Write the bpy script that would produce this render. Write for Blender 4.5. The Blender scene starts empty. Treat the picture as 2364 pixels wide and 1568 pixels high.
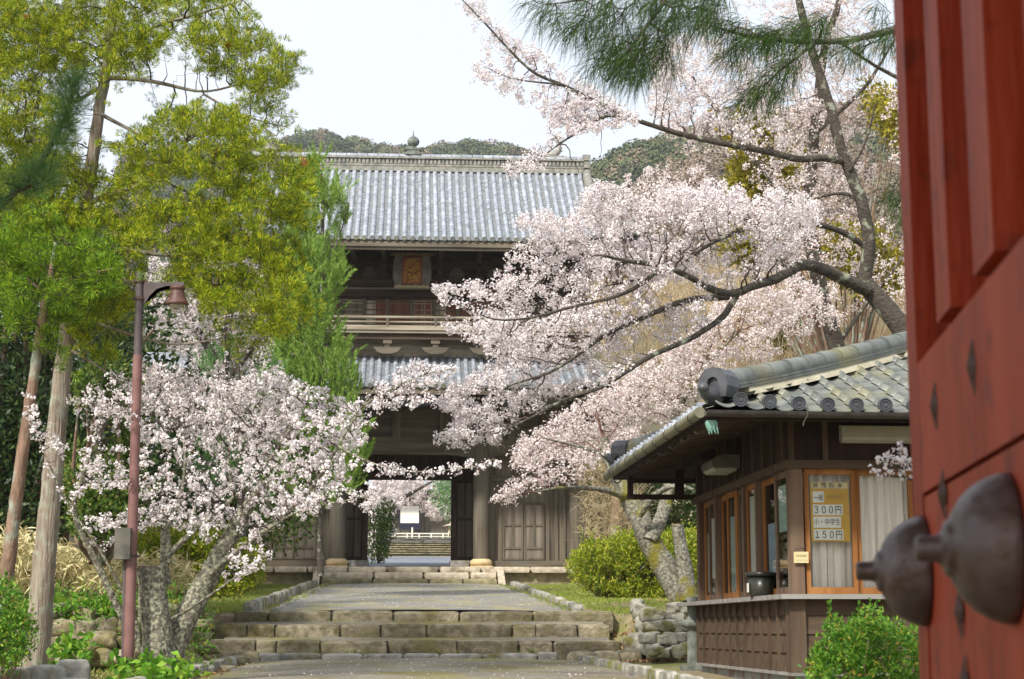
import bpy, math, random
import numpy as np
from mathutils import Vector, Matrix

C = bpy.context.scene.collection
# ------------------------------------------------------------------ camera, world, sun, exposure
PITCH = math.radians(9.6)
FPX, CX, CY = 3937.0, 1181.5, 784.0          # lens and centre, in the 2363 x 1568 frame used for measuring
cam_d = bpy.data.cameras.new("camera"); cam = bpy.data.objects.new("camera", cam_d); C.objects.link(cam)
cam.location = (0, 0, 0); cam.rotation_euler = (math.radians(90) + PITCH, 0, 0)
cam_d.sensor_width = 36.0; cam_d.lens = 36.0 * FPX / 2363.0
cam_d.clip_start = 0.1; cam_d.clip_end = 2500
cam_d.dof.use_dof = True; cam_d.dof.focus_distance = 24.0; cam_d.dof.aperture_fstop = 8.0
bpy.context.scene.camera = cam

SUN_EL, SUN_AZ = math.radians(42), math.radians(214)     # azimuth clockwise from +Y: behind the camera, to the left
world = bpy.data.worlds.new("World"); bpy.context.scene.world = world; world.use_nodes = True
wn = world.node_tree.nodes; wl = world.node_tree.links
for n in list(wn): wn.remove(n)
w_out = wn.new("ShaderNodeOutputWorld"); w_sky = wn.new("ShaderNodeTexSky"); w_sky.sky_type = 'NISHITA'
w_sky.sun_disc = False; w_sky.sun_elevation = SUN_EL; w_sky.sun_rotation = SUN_AZ
w_sky.air_density = 1.0; w_sky.dust_density = 4.0; w_sky.ozone_density = 1.0
w_b1 = wn.new("ShaderNodeBackground"); w_b1.inputs[1].default_value = 0.05
w_b2 = wn.new("ShaderNodeBackground"); w_b2.inputs[1].default_value = 0.56   # thin white cloud over the whole sky
w_tc = wn.new("ShaderNodeTexCoord"); w_no = wn.new("ShaderNodeTexNoise"); w_no.inputs["Scale"].default_value = 2.2
w_no.inputs["Detail"].default_value = 4
w_cr = wn.new("ShaderNodeValToRGB")
w_cr.color_ramp.elements[0].position = 0.3; w_cr.color_ramp.elements[0].color = (0.86, 0.90, 0.97, 1)
w_cr.color_ramp.elements[1].position = 0.7; w_cr.color_ramp.elements[1].color = (0.97, 0.98, 1.0, 1)
wl.new(w_tc.outputs["Generated"], w_no.inputs["Vector"]); wl.new(w_no.outputs[0], w_cr.inputs[0])
wl.new(w_cr.outputs[0], w_b2.inputs[0]); wl.new(w_sky.outputs[0], w_b1.inputs[0])
w_add = wn.new("ShaderNodeAddShader"); wl.new(w_b1.outputs[0], w_add.inputs[0]); wl.new(w_b2.outputs[0], w_add.inputs[1])
wl.new(w_add.outputs[0], w_out.inputs["Surface"])
sun_d = bpy.data.lights.new("sun", 'SUN'); sun = bpy.data.objects.new("sun", sun_d); C.objects.link(sun)
sun_d.energy = 3.3; sun_d.angle = math.radians(5); sun_d.color = (1.0, 0.95, 0.86)
_sd = Vector((math.sin(SUN_AZ) * math.cos(SUN_EL), math.cos(SUN_AZ) * math.cos(SUN_EL), math.sin(SUN_EL)))
sun.rotation_euler = _sd.to_track_quat('Z', 'Y').to_euler(); sun.location = (-20, -20, 40)
vs = bpy.context.scene.view_settings
vs.view_transform = 'Standard'; vs.look = 'None'; vs.exposure = 0.72; vs.gamma = 1.0; vs.use_curve_mapping = False
bpy.context.scene.cycles.max_bounces = 6
bpy.context.scene.cycles.transparent_max_bounces = 12

# ------------------------------------------------------------------ helpers
def P(x, y, D):
    """world point at forward distance D (metres along Y) seen at frame position x, y"""
    a = (x - CX) / FPX; b = (CY - y) / FPX
    fy = math.cos(PITCH) - b * math.sin(PITCH); fz = math.sin(PITCH) + b * math.cos(PITCH)
    return np.array([a * D / fy, D, fz * D / fy])
def PV(xy, D):
    xy = np.asarray(xy, float); D = np.asarray(D, float)
    a = (xy[:, 0] - CX) / FPX; b = (CY - xy[:, 1]) / FPX
    fy = math.cos(PITCH) - b * math.sin(PITCH); fz = math.sin(PITCH) + b * math.cos(PITCH)
    return np.stack([a * D / fy, D + 0 * a, fz * D / fy], 1)
def ZY(y, D): return float(P(CX, y, D)[2])

class MB:
    """collects geometry; build() links it as ONE mesh object"""
    def __init__(s): s.v = []; s.f = []; s.m = []; s.sm = []; s.n = 0
    def add(s, v, f, mat=0, smooth=False):
        v = np.asarray(v, float).reshape(-1, 3); f = np.asarray(f, int)
        s.v.append(v); s.f.append(f + s.n); s.m.append(np.full(len(f), mat)); s.sm.append(np.full(len(f), smooth)); s.n += len(v)
    def box(s, x0, x1, y0, y1, z0, z1, mat=0):
        v = [(x, y, z) for z in (z0, z1) for y in (y0, y1) for x in (x0, x1)]
        s.add(v, [(0, 2, 3, 1), (4, 5, 7, 6), (0, 1, 5, 4), (2, 6, 7, 3), (0, 4, 6, 2), (1, 3, 7, 5)], mat)
    def prism(s, poly, axis, a, b, mat=0):
        """poly: 2D outline; axis: the extrusion axis 0/1/2"""
        n = len(poly); v = []
        for t in (a, b):
            for p in poly:
                q = list(p); q.insert(axis, t); v.append(q)
        for i in range(n):
            j = (i + 1) % n; s.add([v[i], v[j], v[n + j], v[n + i]], [(0, 1, 2, 3)], mat)
        c0 = np.mean(v[:n], 0); c1 = np.mean(v[n:], 0)
        for i in range(n):
            j = (i + 1) % n
            s.add([c0, v[i], v[j]], [(0, 1, 2)], mat); s.add([c1, v[n + j], v[n + i]], [(0, 1, 2)], mat)
    def lathe(s, prof, c=(0, 0, 0), seg=20, mat=0, axis=2, smooth=True, squash=1.0):
        prof = np.asarray(prof, float); th = np.linspace(0, 2 * np.pi, seg, endpoint=False)
        R, T = np.meshgrid(prof[:, 0], th, indexing='ij'); Z = np.repeat(prof[:, 1][:, None], seg, 1)
        a = R * np.cos(T); b = R * np.sin(T) * squash
        if axis == 2: v = np.stack([a, b, Z], -1)
        elif axis == 0: v = np.stack([Z, a, b], -1)
        else: v = np.stack([b, Z, a], -1)
        v = v.reshape(-1, 3) + np.asarray(c, float)
        k = len(prof); i, j = np.meshgrid(np.arange(k - 1), np.arange(seg), indexing='ij'); j2 = (j + 1) % seg
        f = np.stack([i * seg + j, i * seg + j2, (i + 1) * seg + j2, (i + 1) * seg + j], -1).reshape(-1, 4)
        s.add(v, f, mat, smooth)
    def tube(s, pts, rad, seg=8, mat=0, bump=0.0, rng=None, caps=True, smooth=True):
        pts = np.asarray(pts, float); k = len(pts)
        rad = np.broadcast_to(np.asarray(rad, float), (k,)).copy()
        tg = np.gradient(pts, axis=0) if k > 2 else np.repeat((pts[-1] - pts[0])[None], k, 0)
        tg /= np.linalg.norm(tg, axis=1)[:, None] + 1e-9
        u = np.cross(tg[0], [0, 0, 1.0]); 
        if np.linalg.norm(u) < 1e-3: u = np.cross(tg[0], [1.0, 0, 0])
        U = []
        for t in tg:
            u = u - t * np.dot(u, t); u /= np.linalg.norm(u) + 1e-9; U.append(u)
        U = np.array(U); W = np.cross(tg, U)
        th = np.linspace(0, 2 * np.pi, seg, endpoint=False)
        rr = np.repeat(rad[:, None], seg, 1)
        if bump and rng is not None: rr = rr * (1 + bump * rng.standard_normal(rr.shape))
        v = pts[:, None] + rr[..., None] * (np.cos(th)[None, :, None] * U[:, None] + np.sin(th)[None, :, None] * W[:, None])
        i, j = np.meshgrid(np.arange(k - 1), np.arange(seg), indexing='ij'); j2 = (j + 1) % seg
        f = np.stack([i * seg + j, i * seg + j2, (i + 1) * seg + j2, (i + 1) * seg + j], -1).reshape(-1, 4)
        s.add(v.reshape(-1, 3), f, mat, smooth)
        if caps and seg > 3:
            for q, sg in ((0, 1), (k - 1, -1)):
                vv = np.vstack([v[q], pts[q][None]]); ff = [(seg, (a + 1) % seg, a) if sg > 0 else (seg, a, (a + 1) % seg) for a in range(seg)]
                s.add(vv, ff, mat, False)
    def rock(s, c, d, rng, amp=0.1, n=4, k=6, mat=0, rot=0.0, keep_back=False):
        """rounded, rough block of size d centred on c"""
        g = np.linspace(-1, 1, n + 1); fs = []; vs_ = []
        for ax in range(3):
            for sg in (-1, 1):
                a, b = np.meshgrid(g, g, indexing='ij'); p = np.zeros((n + 1, n + 1, 3))
                p[..., ax] = sg; p[..., (ax + 1) % 3] = a; p[..., (ax + 2) % 3] = b
                base = len(vs_) * (n + 1) ** 2; i, j = np.meshgrid(np.arange(n), np.arange(n), indexing='ij')
                q = np.stack([i * (n + 1) + j, (i + 1) * (n + 1) + j, (i + 1) * (n + 1) + j + 1, i * (n + 1) + j + 1], -1).reshape(-1, 4)
                if sg < 0: q = q[:, ::-1]
                fs.append(q + base); vs_.append(p.reshape(-1, 3))
        p = np.vstack(vs_); ln = (np.abs(p) ** k).sum(1) ** (1 / k); p = p / ln[:, None]
        ph = rng.uniform(0, 6.28, (6, 3)); fr = rng.uniform(1.0, 4.0, (6, 3))
        dsp = sum(np.sin((p * fr[q] + ph[q]).sum(1)) for q in range(6)) / 4
        p = p * (1 + amp * dsp[:, None]); p = p * np.asarray(d) / 2
        cr, sr = math.cos(rot), math.sin(rot); p = np.stack([p[:, 0] * cr - p[:, 1] * sr, p[:, 0] * sr + p[:, 1] * cr, p[:, 2]], 1)
        s.add(p + np.asarray(c), np.vstack(fs), mat, k < 5)
    def blades(s, p, d, L, W, rng, mat=0, mid=0.45, droop=0.0):
        """leaf-like rhombs from points p along directions d"""
        p = np.asarray(p); n = len(p)
        if n == 0: return
        L = np.broadcast_to(L, (n,)); W = np.broadcast_to(W, (n,))
        d = d / (np.linalg.norm(d, axis=1)[:, None] + 1e-9)
        sd = np.cross(d, rng.standard_normal((n, 3))); sd /= np.linalg.norm(sd, axis=1)[:, None] + 1e-9
        m = p + d * (L * mid)[:, None]; t = p + d * L[:, None]; t[:, 2] -= droop * L
        v = np.stack([p, m + sd * W[:, None] / 2, t, m - sd * W[:, None] / 2], 1).reshape(-1, 3)
        s.add(v, np.arange(4 * n).reshape(n, 4), mat)
    def petals(s, c, nrm, size, rng, mat=0):
        c = np.asarray(c); n = len(c)
        if n == 0: return
        nrm = nrm / (np.linalg.norm(nrm, axis=1)[:, None] + 1e-9)
        u = np.cross(nrm, rng.standard_normal((n, 3))); u /= np.linalg.norm(u, axis=1)[:, None] + 1e-9; w = np.cross(nrm, u)
        S = (size * rng.uniform(0.6, 1.35, n) / 2)[:, None]
        v = np.stack([c + u * S, c + w * S * .9, c - u * S, c - w * S * .9], 1)
        v[:, 0] += nrm * S * .5; v[:, 2] += nrm * S * .4
        s.add(v.reshape(-1, 3), np.arange(4 * n).reshape(n, 4), mat)
    def build(s, name, mats, parent=None, world=False, origin=None):
        me = bpy.data.meshes.new(name)
        v = np.vstack(s.v); off = None
        if parent is not None and world: off = np.array(parent.location)
        if origin is not None: off = np.array(origin)
        if off is not None: v = v - off
        tot = sum(f.shape[0] * f.shape[1] for f in s.f); nf = sum(len(f) for f in s.f)
        me.vertices.add(len(v)); me.vertices.foreach_set("co", v.astype(np.float32).ravel())
        me.loops.add(tot); me.polygons.add(nf)
        li = np.concatenate([f.ravel() for f in s.f]); ls = np.concatenate([np.full(len(f), f.shape[1]) for f in s.f])
        me.loops.foreach_set("vertex_index", li.astype(np.int32))
        st = np.concatenate([[0], np.cumsum(ls)[:-1]])
        me.polygons.foreach_set("loop_start", st.astype(np.int32))
        me.polygons.foreach_set("material_index", np.concatenate(s.m).astype(np.int32))
        me.polygons.foreach_set("use_smooth", np.concatenate(s.sm).astype(bool))
        me.update(calc_edges=True)
        for m in (mats if isinstance(mats, (list, tuple)) else [mats]): me.materials.append(m)
        o = bpy.data.objects.new(name, me); C.objects.link(o)
        if parent is not None: o.parent = parent
        if origin is not None: o.location = origin
        return o

def build_each(mb, name, mats, parent):
    """every added piece becomes an object of its own"""
    for v, f, m, q in zip(mb.v, mb.f, mb.m, mb.sm):
        one = MB(); base = f.min(); one.add(v, f - base, 0); one.m = [m]; one.sm = [q]; one.build(name, mats, parent)
def tag(o, label=None, cat=None, group=None, kind=None):
    if label: o["label"] = label
    if cat: o["category"] = cat
    if group: o["group"] = group
    if kind: o["kind"] = kind
    return o
def thing(name, label, cat, loc=(0, 0, 0), rotz=0.0, group=None):
    o = bpy.data.objects.new(name, None); C.objects.link(o); o.empty_display_size = 0.2
    o.location = loc; o.rotation_euler = (0, 0, rotz); return tag(o, label, cat, group)

# ------------------------------------------------------------------ materials
def mat(name, c1, c2=None, scale=6.0, rough=0.8, bump=0.0, bscale=None, stretch=(1, 1, 1), c3=None, s3=1.5, f3=0.5, w3=0.1,
        metal=0.0, spec=0.3, detail=5.0, island=None, vari=0.0, transl=0.0, tcol=None, coat=0.0, coord="Object"):
    m = bpy.data.materials.new(name); m.use_nodes = True; nt = m.node_tree; N = nt.nodes; Lk = nt.links
    b = N["Principled BSDF"]; out = N["Material Output"]
    b.inputs["Roughness"].default_value = rough; b.inputs["Metallic"].default_value = metal
    b.inputs["Specular IOR Level"].default_value = spec; b.inputs["Coat Weight"].default_value = coat
    tc = N.new("ShaderNodeTexCoord"); mp = N.new("ShaderNodeMapping"); mp.inputs["Scale"].default_value = stretch
    Lk.new(tc.outputs[coord], mp.inputs["Vector"])
    col = None
    if island:
        ge = N.new("ShaderNodeNewGeometry"); cr = N.new("ShaderNodeValToRGB")
        els = cr.color_ramp.elements
        for i, (p, c) in enumerate(island):
            e = els[i] if i < 2 else els.new(p)
            e.position = p; e.color = (*c, 1)
        Lk.new(ge.outputs["Random Per Island"], cr.inputs[0]); col = cr.outputs[0]
    elif c2 is not None:
        no = N.new("ShaderNodeTexNoise"); no.inputs["Scale"].default_value = scale; no.inputs["Detail"].default_value = detail
        Lk.new(mp.outputs[0], no.inputs["Vector"]); cr = N.new("ShaderNodeValToRGB")
        cr.color_ramp.elements[0].position = 0.34; cr.color_ramp.elements[0].color = (*c1, 1)
        cr.color_ramp.elements[1].position = 0.66; cr.color_ramp.elements[1].color = (*c2, 1)
        Lk.new(no.outputs[0], cr.inputs[0]); col = cr.outputs[0]
    else: b.inputs["Base Color"].default_value = (*c1, 1)
    if c3 is not None:
        n3 = N.new("ShaderNodeTexNoise"); n3.inputs["Scale"].default_value = s3; n3.inputs["Detail"].default_value = 6
        Lk.new(tc.outputs[coord], n3.inputs["Vector"]); r3 = N.new("ShaderNodeMapRange")
        r3.inputs[1].default_value = f3; r3.inputs[2].default_value = f3 + w3; Lk.new(n3.outputs[0], r3.inputs[0])
        mx = N.new("ShaderNodeMix"); mx.data_type = 'RGBA'; Lk.new(r3.outputs[0], mx.inputs[0])
        if col is not None: Lk.new(col, mx.inputs[6])
        else: mx.inputs[6].default_value = (*c1, 1)
        mx.inputs[7].default_value = (*c3, 1); col = mx.outputs[2]
    if vari and col is not None:
        ge = N.new("ShaderNodeNewGeometry"); mr = N.new("ShaderNodeMapRange"); mr.inputs[3].default_value = 1 - vari; mr.inputs[4].default_value = 1 + vari
        hs = N.new("ShaderNodeHueSaturation"); Lk.new(ge.outputs["Random Per Island"], mr.inputs[0]); Lk.new(mr.outputs[0], hs.inputs["Value"]); Lk.new(col, hs.inputs["Color"]); col = hs.outputs[0]
    if col is not None: Lk.new(col, b.inputs["Base Color"])
    if bump:
        nb = N.new("ShaderNodeTexNoise"); nb.inputs["Scale"].default_value = bscale or scale * 2; nb.inputs["Detail"].default_value = 6
        Lk.new(mp.outputs[0], nb.inputs["Vector"]); bp = N.new("ShaderNodeBump"); bp.inputs["Strength"].default_value = bump
        bp.inputs["Distance"].default_value = 0.03; Lk.new(nb.outputs[0], bp.inputs["Height"]); Lk.new(bp.outputs[0], b.inputs["Normal"])
    if transl:
        tr = N.new("ShaderNodeBsdfTranslucent"); ms = N.new("ShaderNodeMixShader"); ms.inputs[0].default_value = transl
        if tcol: tr.inputs[0].default_value = (*tcol, 1)
        elif col is not None: Lk.new(col, tr.inputs[0])
        else: tr.inputs[0].default_value = (*c1, 1)
        Lk.new(b.outputs[0], ms.inputs[1]); Lk.new(tr.outputs[0], ms.inputs[2]); Lk.new(ms.outputs[0], out.inputs[0])
    return m

M = {}
# old weathered timber: grey-brown with grain; v = vertical grain, h = horizontal grain
def wood(name, a, b, c3=None, **k):
    M[name + "_v"] = mat(name + "_v", a, b, scale=9, stretch=(1, 1, .07), bump=.35, bscale=14, c3=c3, s3=.8, f3=.5, w3=.25, rough=.85, **k)
    M[name + "_h"] = mat(name + "_h", a, b, scale=9, stretch=(.07, 1, 1), bump=.35, bscale=14, c3=c3, s3=.8, f3=.5, w3=.25, rough=.85, **k)
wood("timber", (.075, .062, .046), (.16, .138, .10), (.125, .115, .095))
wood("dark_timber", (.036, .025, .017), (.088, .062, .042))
wood("mid_timber", (.12, .10, .082), (.22, .19, .15))
wood("pale_timber", (.20, .165, .12), (.42, .37, .29), (.26, .22, .17))
wood("red_timber", (.11, .036, .020), (.20, .08, .045))
wood("booth_wood", (.018, .008, .006), (.036, .018, .013), (.028, .016, .012))  # dark red-brown, colour deepened further for the tree shade on the booth
wood("booth_low", (.050, .032, .020), (.098, .067, .044), (.085, .052, .032))  # lower boards, tree shade likewise darkened into the colour
wood("frame_wood", (.20, .075, .018), (.33, .15, .045))
wood("post_wood", (.10, .060, .038), (.18, .128, .088))
wood("grey_wood", (.17, .16, .15), (.29, .28, .26))
M["tile"] = mat("tile", vari=0.1, c1=(.20, .225, .26), c2=(.37, .40, .45), scale=5, rough=.42, spec=.5, c3=(.13, .145, .16), s3=3, f3=.55, w3=.2, bump=.1)
M["tile_pan"] = mat("tile_pan", (.13, .145, .16), (.25, .27, .29), scale=8, rough=.55, c3=(.21, .215, .19), s3=1.2, f3=.55, w3=.2)
M["tile_old"] = mat("tile_old", vari=0.14, c1=(.075, .085, .082), c2=(.16, .17, .15), scale=5, rough=.48, spec=.5, c3=(.17, .165, .09), s3=2.0, f3=.52, w3=.2, bump=.15, bscale=30)
M["tile_dark"] = mat("tile_dark", (.035, .038, .045), (.075, .08, .09), scale=6, rough=.45, spec=.5)
M["ridge_tile"] = mat("ridge_tile", (.15, .15, .13), (.29, .285, .25), scale=7, rough=.7, c3=(.14, .15, .14), s3=4, f3=.56, w3=.1)
M["ridge_dark"] = mat("ridge_dark", (.09, .085, .07), (.17, .16, .14), scale=7, rough=.7)
M["ridge_gold"] = mat("ridge_gold", (.28, .24, .12), (.38, .34, .22), scale=20, rough=.7)
M["plaster"] = mat("plaster", (.36, .33, .24), (.52, .48, .36), scale=6, rough=.9, bump=.2)
M["white_paint"] = mat("white_paint", (.62, .60, .52), (.75, .73, .66), scale=6)
M["stone"] = mat("stone", vari=0.28, c1=(.15, .13, .085), c2=(.34, .30, .21), scale=9, rough=.9, bump=.9, bscale=18, c3=(.16, .14, .055), s3=2.6, f3=.46, w3=.25)
M["stone_grey"] = mat("stone_grey", vari=0.15, c1=(.20, .195, .18), c2=(.36, .35, .32), scale=9, rough=.85, bump=.5, bscale=24, c3=(.14, .125, .05), s3=1.6, f3=.55, w3=.15)
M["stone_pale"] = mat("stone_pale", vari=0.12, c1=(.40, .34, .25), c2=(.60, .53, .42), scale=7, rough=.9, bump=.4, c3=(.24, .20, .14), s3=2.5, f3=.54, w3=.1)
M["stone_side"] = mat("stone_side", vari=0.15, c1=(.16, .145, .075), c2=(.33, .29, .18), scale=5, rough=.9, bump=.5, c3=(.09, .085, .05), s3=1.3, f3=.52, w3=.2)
M["plinth"] = mat("plinth", (.48, .36, .18), (.66, .52, .32), scale=6, rough=.8, bump=.2)
M["stone_mossy"] = mat("stone_mossy", vari=0.22, c1=(.17, .165, .14), c2=(.38, .37, .32), scale=6, rough=.9, bump=.8, bscale=14, c3=(.17, .17, .05), s3=2.2, f3=.55, w3=.1)
M["stone_post"] = mat("stone_post", (.09, .10, .085), (.20, .215, .19), scale=9, rough=.9, bump=.5)
M["iron"] = mat("iron", (.075, .055, .055), (.13, .10, .105), scale=14, rough=.42, metal=.3, spec=.5, bump=.22, bscale=22, c3=(.075, .05, .042), s3=30, f3=.5, w3=.12)
M["iron_nail"] = mat("iron_nail", (.05, .035, .03), (.09, .05, .04), scale=14, rough=.6, metal=.3)
M["red_paint"] = mat("red_paint", (.26, .031, .010), (.37, .056, .021), scale=7, stretch=(1, 1, .12), rough=.6, spec=.25, bump=.35, bscale=30, c3=(.19, .030, .016), s3=11, f3=.56, w3=.12)
M["pole_brown"] = mat("pole_brown", (.15, .075, .068), (.21, .11, .10), scale=6, rough=.55)
M["pole_dark"] = mat("pole_dark", (.065, .05, .05), (.10, .08, .08), scale=6, rough=.55)
M["lamp_red"] = mat("lamp_red", (.075, .034, .028), (.13, .065, .055), scale=10, rough=.5)
M["grey_box"] = mat("grey_box", (.09, .085, .07), (.14, .13, .11), scale=6)
def glass(name, alpha, tint=(1, 1, 1), rough=0.02):
    m = bpy.data.materials.new(name); m.use_nodes = True; N = m.node_tree.nodes; Lk = m.node_tree.links
    for n in list(N): N.remove(n)
    o = N.new("ShaderNodeOutputMaterial"); t = N.new("ShaderNodeBsdfTransparent"); g = N.new("ShaderNodeBsdfGlossy"); x = N.new("ShaderNodeMixShader")
    t.inputs[0].default_value = (*tint, 1); g.inputs["Roughness"].default_value = rough
    fr = N.new("ShaderNodeFresnel"); fr.inputs[0].default_value = 1.30; ad = N.new("ShaderNodeMath"); ad.operation = 'ADD'; ad.inputs[1].default_value = alpha
    Lk.new(fr.outputs[0], ad.inputs[0]); Lk.new(ad.outputs[0], x.inputs[0])
    Lk.new(t.outputs[0], x.inputs[1]); Lk.new(g.outputs[0], x.inputs[2]); Lk.new(x.outputs[0], o.inputs[0]); return m
M["glass"] = glass("glass", .0)
M["glass_side"] = glass("glass_side", .10)
M["bulb"] = glass("bulb", .35, (.75, .75, .72), .1)

# foliage
def leafmat(name, isl, transl=.35, rough=.6): M[name] = mat(name, isl[0][1], island=isl, transl=transl, rough=rough, spec=.25)
leafmat("petal", [(0, (.72, .64, .655)), (.5, (.81, .765, .775)), (1, (.87, .845, .85))], .28)
leafmat("petal_pink", [(0, (.68, .56, .55)), (.5, (.77, .70, .69)), (1, (.84, .80, .79))], .28)
leafmat("petal_far", [(0, (.66, .58, .58)), (.5, (.74, .68, .68)), (1, (.80, .76, .75))], .28)
leafmat("calyx", [(0, (.30, .10, .08)), (.6, (.42, .18, .13)), (1, (.25, .16, .06))], .2)
leafmat("cedar", [(0, (.025, .06, .004)), (.33, (.11, .20, .007)), (.70, (.34, .43, .012)), (1, (.68, .60, .03))], .22)
leafmat("cedar_green", [(0, (.02, .06, .006)), (.45, (.09, .22, .010)), (1, (.36, .48, .02))], .22)
leafmat("cedar_dead", [(0, (.30, .10, .03)), (1, (.42, .17, .06))], .2)
leafmat("pine", [(0, (.09, .20, .03)), (.5, (.22, .38, .06)), (.9, (.38, .52, .11)), (1, (.52, .52, .2))], .3)
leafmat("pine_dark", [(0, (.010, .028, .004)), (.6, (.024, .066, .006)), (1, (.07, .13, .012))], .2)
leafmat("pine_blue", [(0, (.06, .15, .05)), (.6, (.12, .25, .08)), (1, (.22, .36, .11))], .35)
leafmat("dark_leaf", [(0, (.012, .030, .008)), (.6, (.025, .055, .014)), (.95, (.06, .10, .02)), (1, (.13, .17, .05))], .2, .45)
leafmat("mid_leaf", [(0, (.035, .085, .012)), (.6, (.08, .15, .02)), (.9, (.20, .24, .05)), (1, (.38, .38, .12))], .3, .5)
leafmat("shrub_leaf", [(0, (.09, .16, .012)), (.45, (.22, .29, .015)), (.85, (.40, .42, .03)), (1, (.50, .46, .10))], .35, .5)
leafmat("shrub_green", [(0, (.035, .12, .012)), (.5, (.09, .24, .02)), (.9, (.24, .40, .04)), (1, (.36, .24, .04))], .35, .5)
leafmat("olive_leaf", [(0, (.14, .13, .015)), (.5, (.26, .24, .02)), (1, (.40, .32, .03))], .3)
leafmat("ground_leaf", [(0, (.05, .15, .01)), (.6, (.13, .32, .02)), (1, (.30, .46, .05))], .35)
leafmat("grass", [(0, (.14, .21, .03)), (.6, (.25, .33, .05)), (.9, (.38, .38, .10)), (1, (.42, .36, .18))], .3)
leafmat("bamboo_dry", [(0, (.10, .16, .03)), (.15, (.44, .37, .17)), (.6, (.62, .55, .30)), (1, (.78, .72, .48))], .2)
leafmat("reed", [(0, (.36, .27, .16)), (.6, (.50, .40, .25)), (1, (.58, .50, .32))], .3)
leafmat("litter", [(0, (.20, .09, .04)), (.5, (.33, .17, .09)), (1, (.46, .34, .20))], .1)
leafmat("hill_green", [(0, (.06, .085, .045)), (.6, (.10, .13, .06)), (1, (.15, .17, .07))], .1)
leafmat("hill_brown", [(0, (.14, .11, .085)), (.6, (.22, .165, .12)), (1, (.27, .22, .14))], .1)
leafmat("hill_dark", [(0, (.018, .035, .022)), (1, (.045, .07, .035))], .1)
M["bark_cherry"] = mat("bark_cherry", (.04, .033, .028), (.105, .09, .07), scale=18, stretch=(1, 1, 2.5), rough=.9, bump=.8, bscale=30, c3=(.27, .29, .22), s3=7, f3=.57, w3=.08)
M["bark_lichen"] = mat("bark_lichen", (.07, .06, .048), (.17, .15, .12), scale=14, rough=.9, bump=.9, bscale=26, c3=(.30, .31, .215), s3=30, f3=.47, w3=.12)
M["bark_moss"] = mat("bark_moss", (.085, .07, .05), (.29, .29, .23), scale=22, rough=.9, bump=.9, bscale=26, c3=(.17, .155, .02), s3=2.2, f3=.52, w3=.1)
M["bark_cedar"] = mat("bark_cedar", (.17, .13, .10), (.31, .27, .22), scale=20, stretch=(1, 1, .09), rough=.95, bump=1.0, bscale=40, c3=(.30, .32, .25), s3=9, f3=.50, w3=.2)
M["bark_red"] = mat("bark_red", (.15, .095, .065), (.26, .175, .125), scale=14, stretch=(1, 1, .3), rough=.95, bump=.9, bscale=30, c3=(.27, .30, .24), s3=3.5, f3=.52, w3=.1)
M["twig"] = mat("twig", (.045, .032, .028), (.09, .068, .055), scale=20, rough=.9)
M["twig_pale"] = mat("twig_pale", (.22, .19, .15), (.32, .28, .23), scale=20, rough=.9)
M["twig_red"] = mat("twig_red", (.13, .07, .05), (.20, .11, .08), scale=20, rough=.9)
M["cut_wood"] = mat("cut_wood", (.22, .14, .09), (.38, .27, .18), scale=12, rough=.9, bump=.5)
# ------------------------------------------------------------------ the site: axis frame and terrain
AX0, AY0, SL = -1.256, 24.0, -0.0605           # the approach runs from (AX0, AY0) leaning left by SL per metre
ROT = math.atan(-SL)
def site(s, t):
    """s metres right of the approach axis, t metres away from the camera along it"""
    return AX0 + SL * (t - AY0) + s * math.cos(ROT), t + s * math.sin(ROT)
def sm(a, b, x):
    q = np.clip((np.asarray(x, float) - a) / (b - a), 0, 1); return q * q * (3 - 2 * q)
Z_LOW, Z_UP, Z_FAR, Z_FLOOR = -0.45, 0.235, 1.17, 1.72
def path_z(t): return Z_UP + (Z_FAR - Z_UP) * (np.asarray(t) - 26.0) / 21.0
def ground_z(s, t):
    s = np.asarray(s, float); t = np.asarray(t, float)
    low = np.interp(t, [-40, 1, 14, 17, 24], [-1.6, -1.5, -.62, -.56, Z_LOW - .03])
    up = np.interp(t, [24, 26, 47, 49, 56, 135, 140, 150, 154, 165, 180, 260], [.16, .2, 1.13, 1.13, 2.0, 5.5, 6.4, 7.05, 7.7, 8.4, 9.35, 10])
    a = np.where(s < -2.6, sm(19.6, 20.6, t) * sm(-2.6, -3.6, s) + 0, 0)
    steep = sm(25.65, 26.1, t); mid = sm(24.0, 25.8, t)
    a = np.maximum(a, np.where(np.abs(s) < 2.8, steep, np.where(s < 0, np.maximum(mid * sm(-2.8, -3.3, s), steep), np.maximum(mid * sm(2.8, 3.3, s), steep))))
    z = low * (1 - a) + up * a
    z = z + .35 * sm(-7, -14, s) * a
    side = np.clip(np.abs(s) - 9, 0, None)
    z = z + np.where(s > 0, .22, .05) * side * sm(32, 45, t)
    z = z + .03 * np.sin(1.3 * s + .7 * t) * sm(2.8, 4, np.abs(s)) + .02 * np.sin(2.9 * s - 1.7 * t) * sm(2.8, 4, np.abs(s))
    return z
def gz(X, Y):
    t = np.asarray(Y, float); s = np.asarray(X, float) - (AX0 + SL * (t - AY0))
    return ground_z(s, t)
def ground_mat():
    m = mat("soil", (.19, .14, .09), (.30, .235, .16), scale=9, rough=.95, bump=.6, bscale=30, c3=(.17, .19, .05), s3=.9, f3=.47, w3=.15, coord="Object")
    return m
M["soil"] = ground_mat()
ss = np.concatenate([np.linspace(-260, -24, 18), np.linspace(-22, -8, 22), np.linspace(-7.6, 7.6, 96), np.linspace(8, 22, 22), np.linspace(24, 260, 18)])
tt = np.concatenate([np.linspace(-60, 0, 8), np.linspace(1, 15, 15), np.linspace(15.3, 30, 90), np.linspace(30.6, 60, 60), np.linspace(62, 190, 60), np.linspace(195, 600, 28)])
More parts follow.
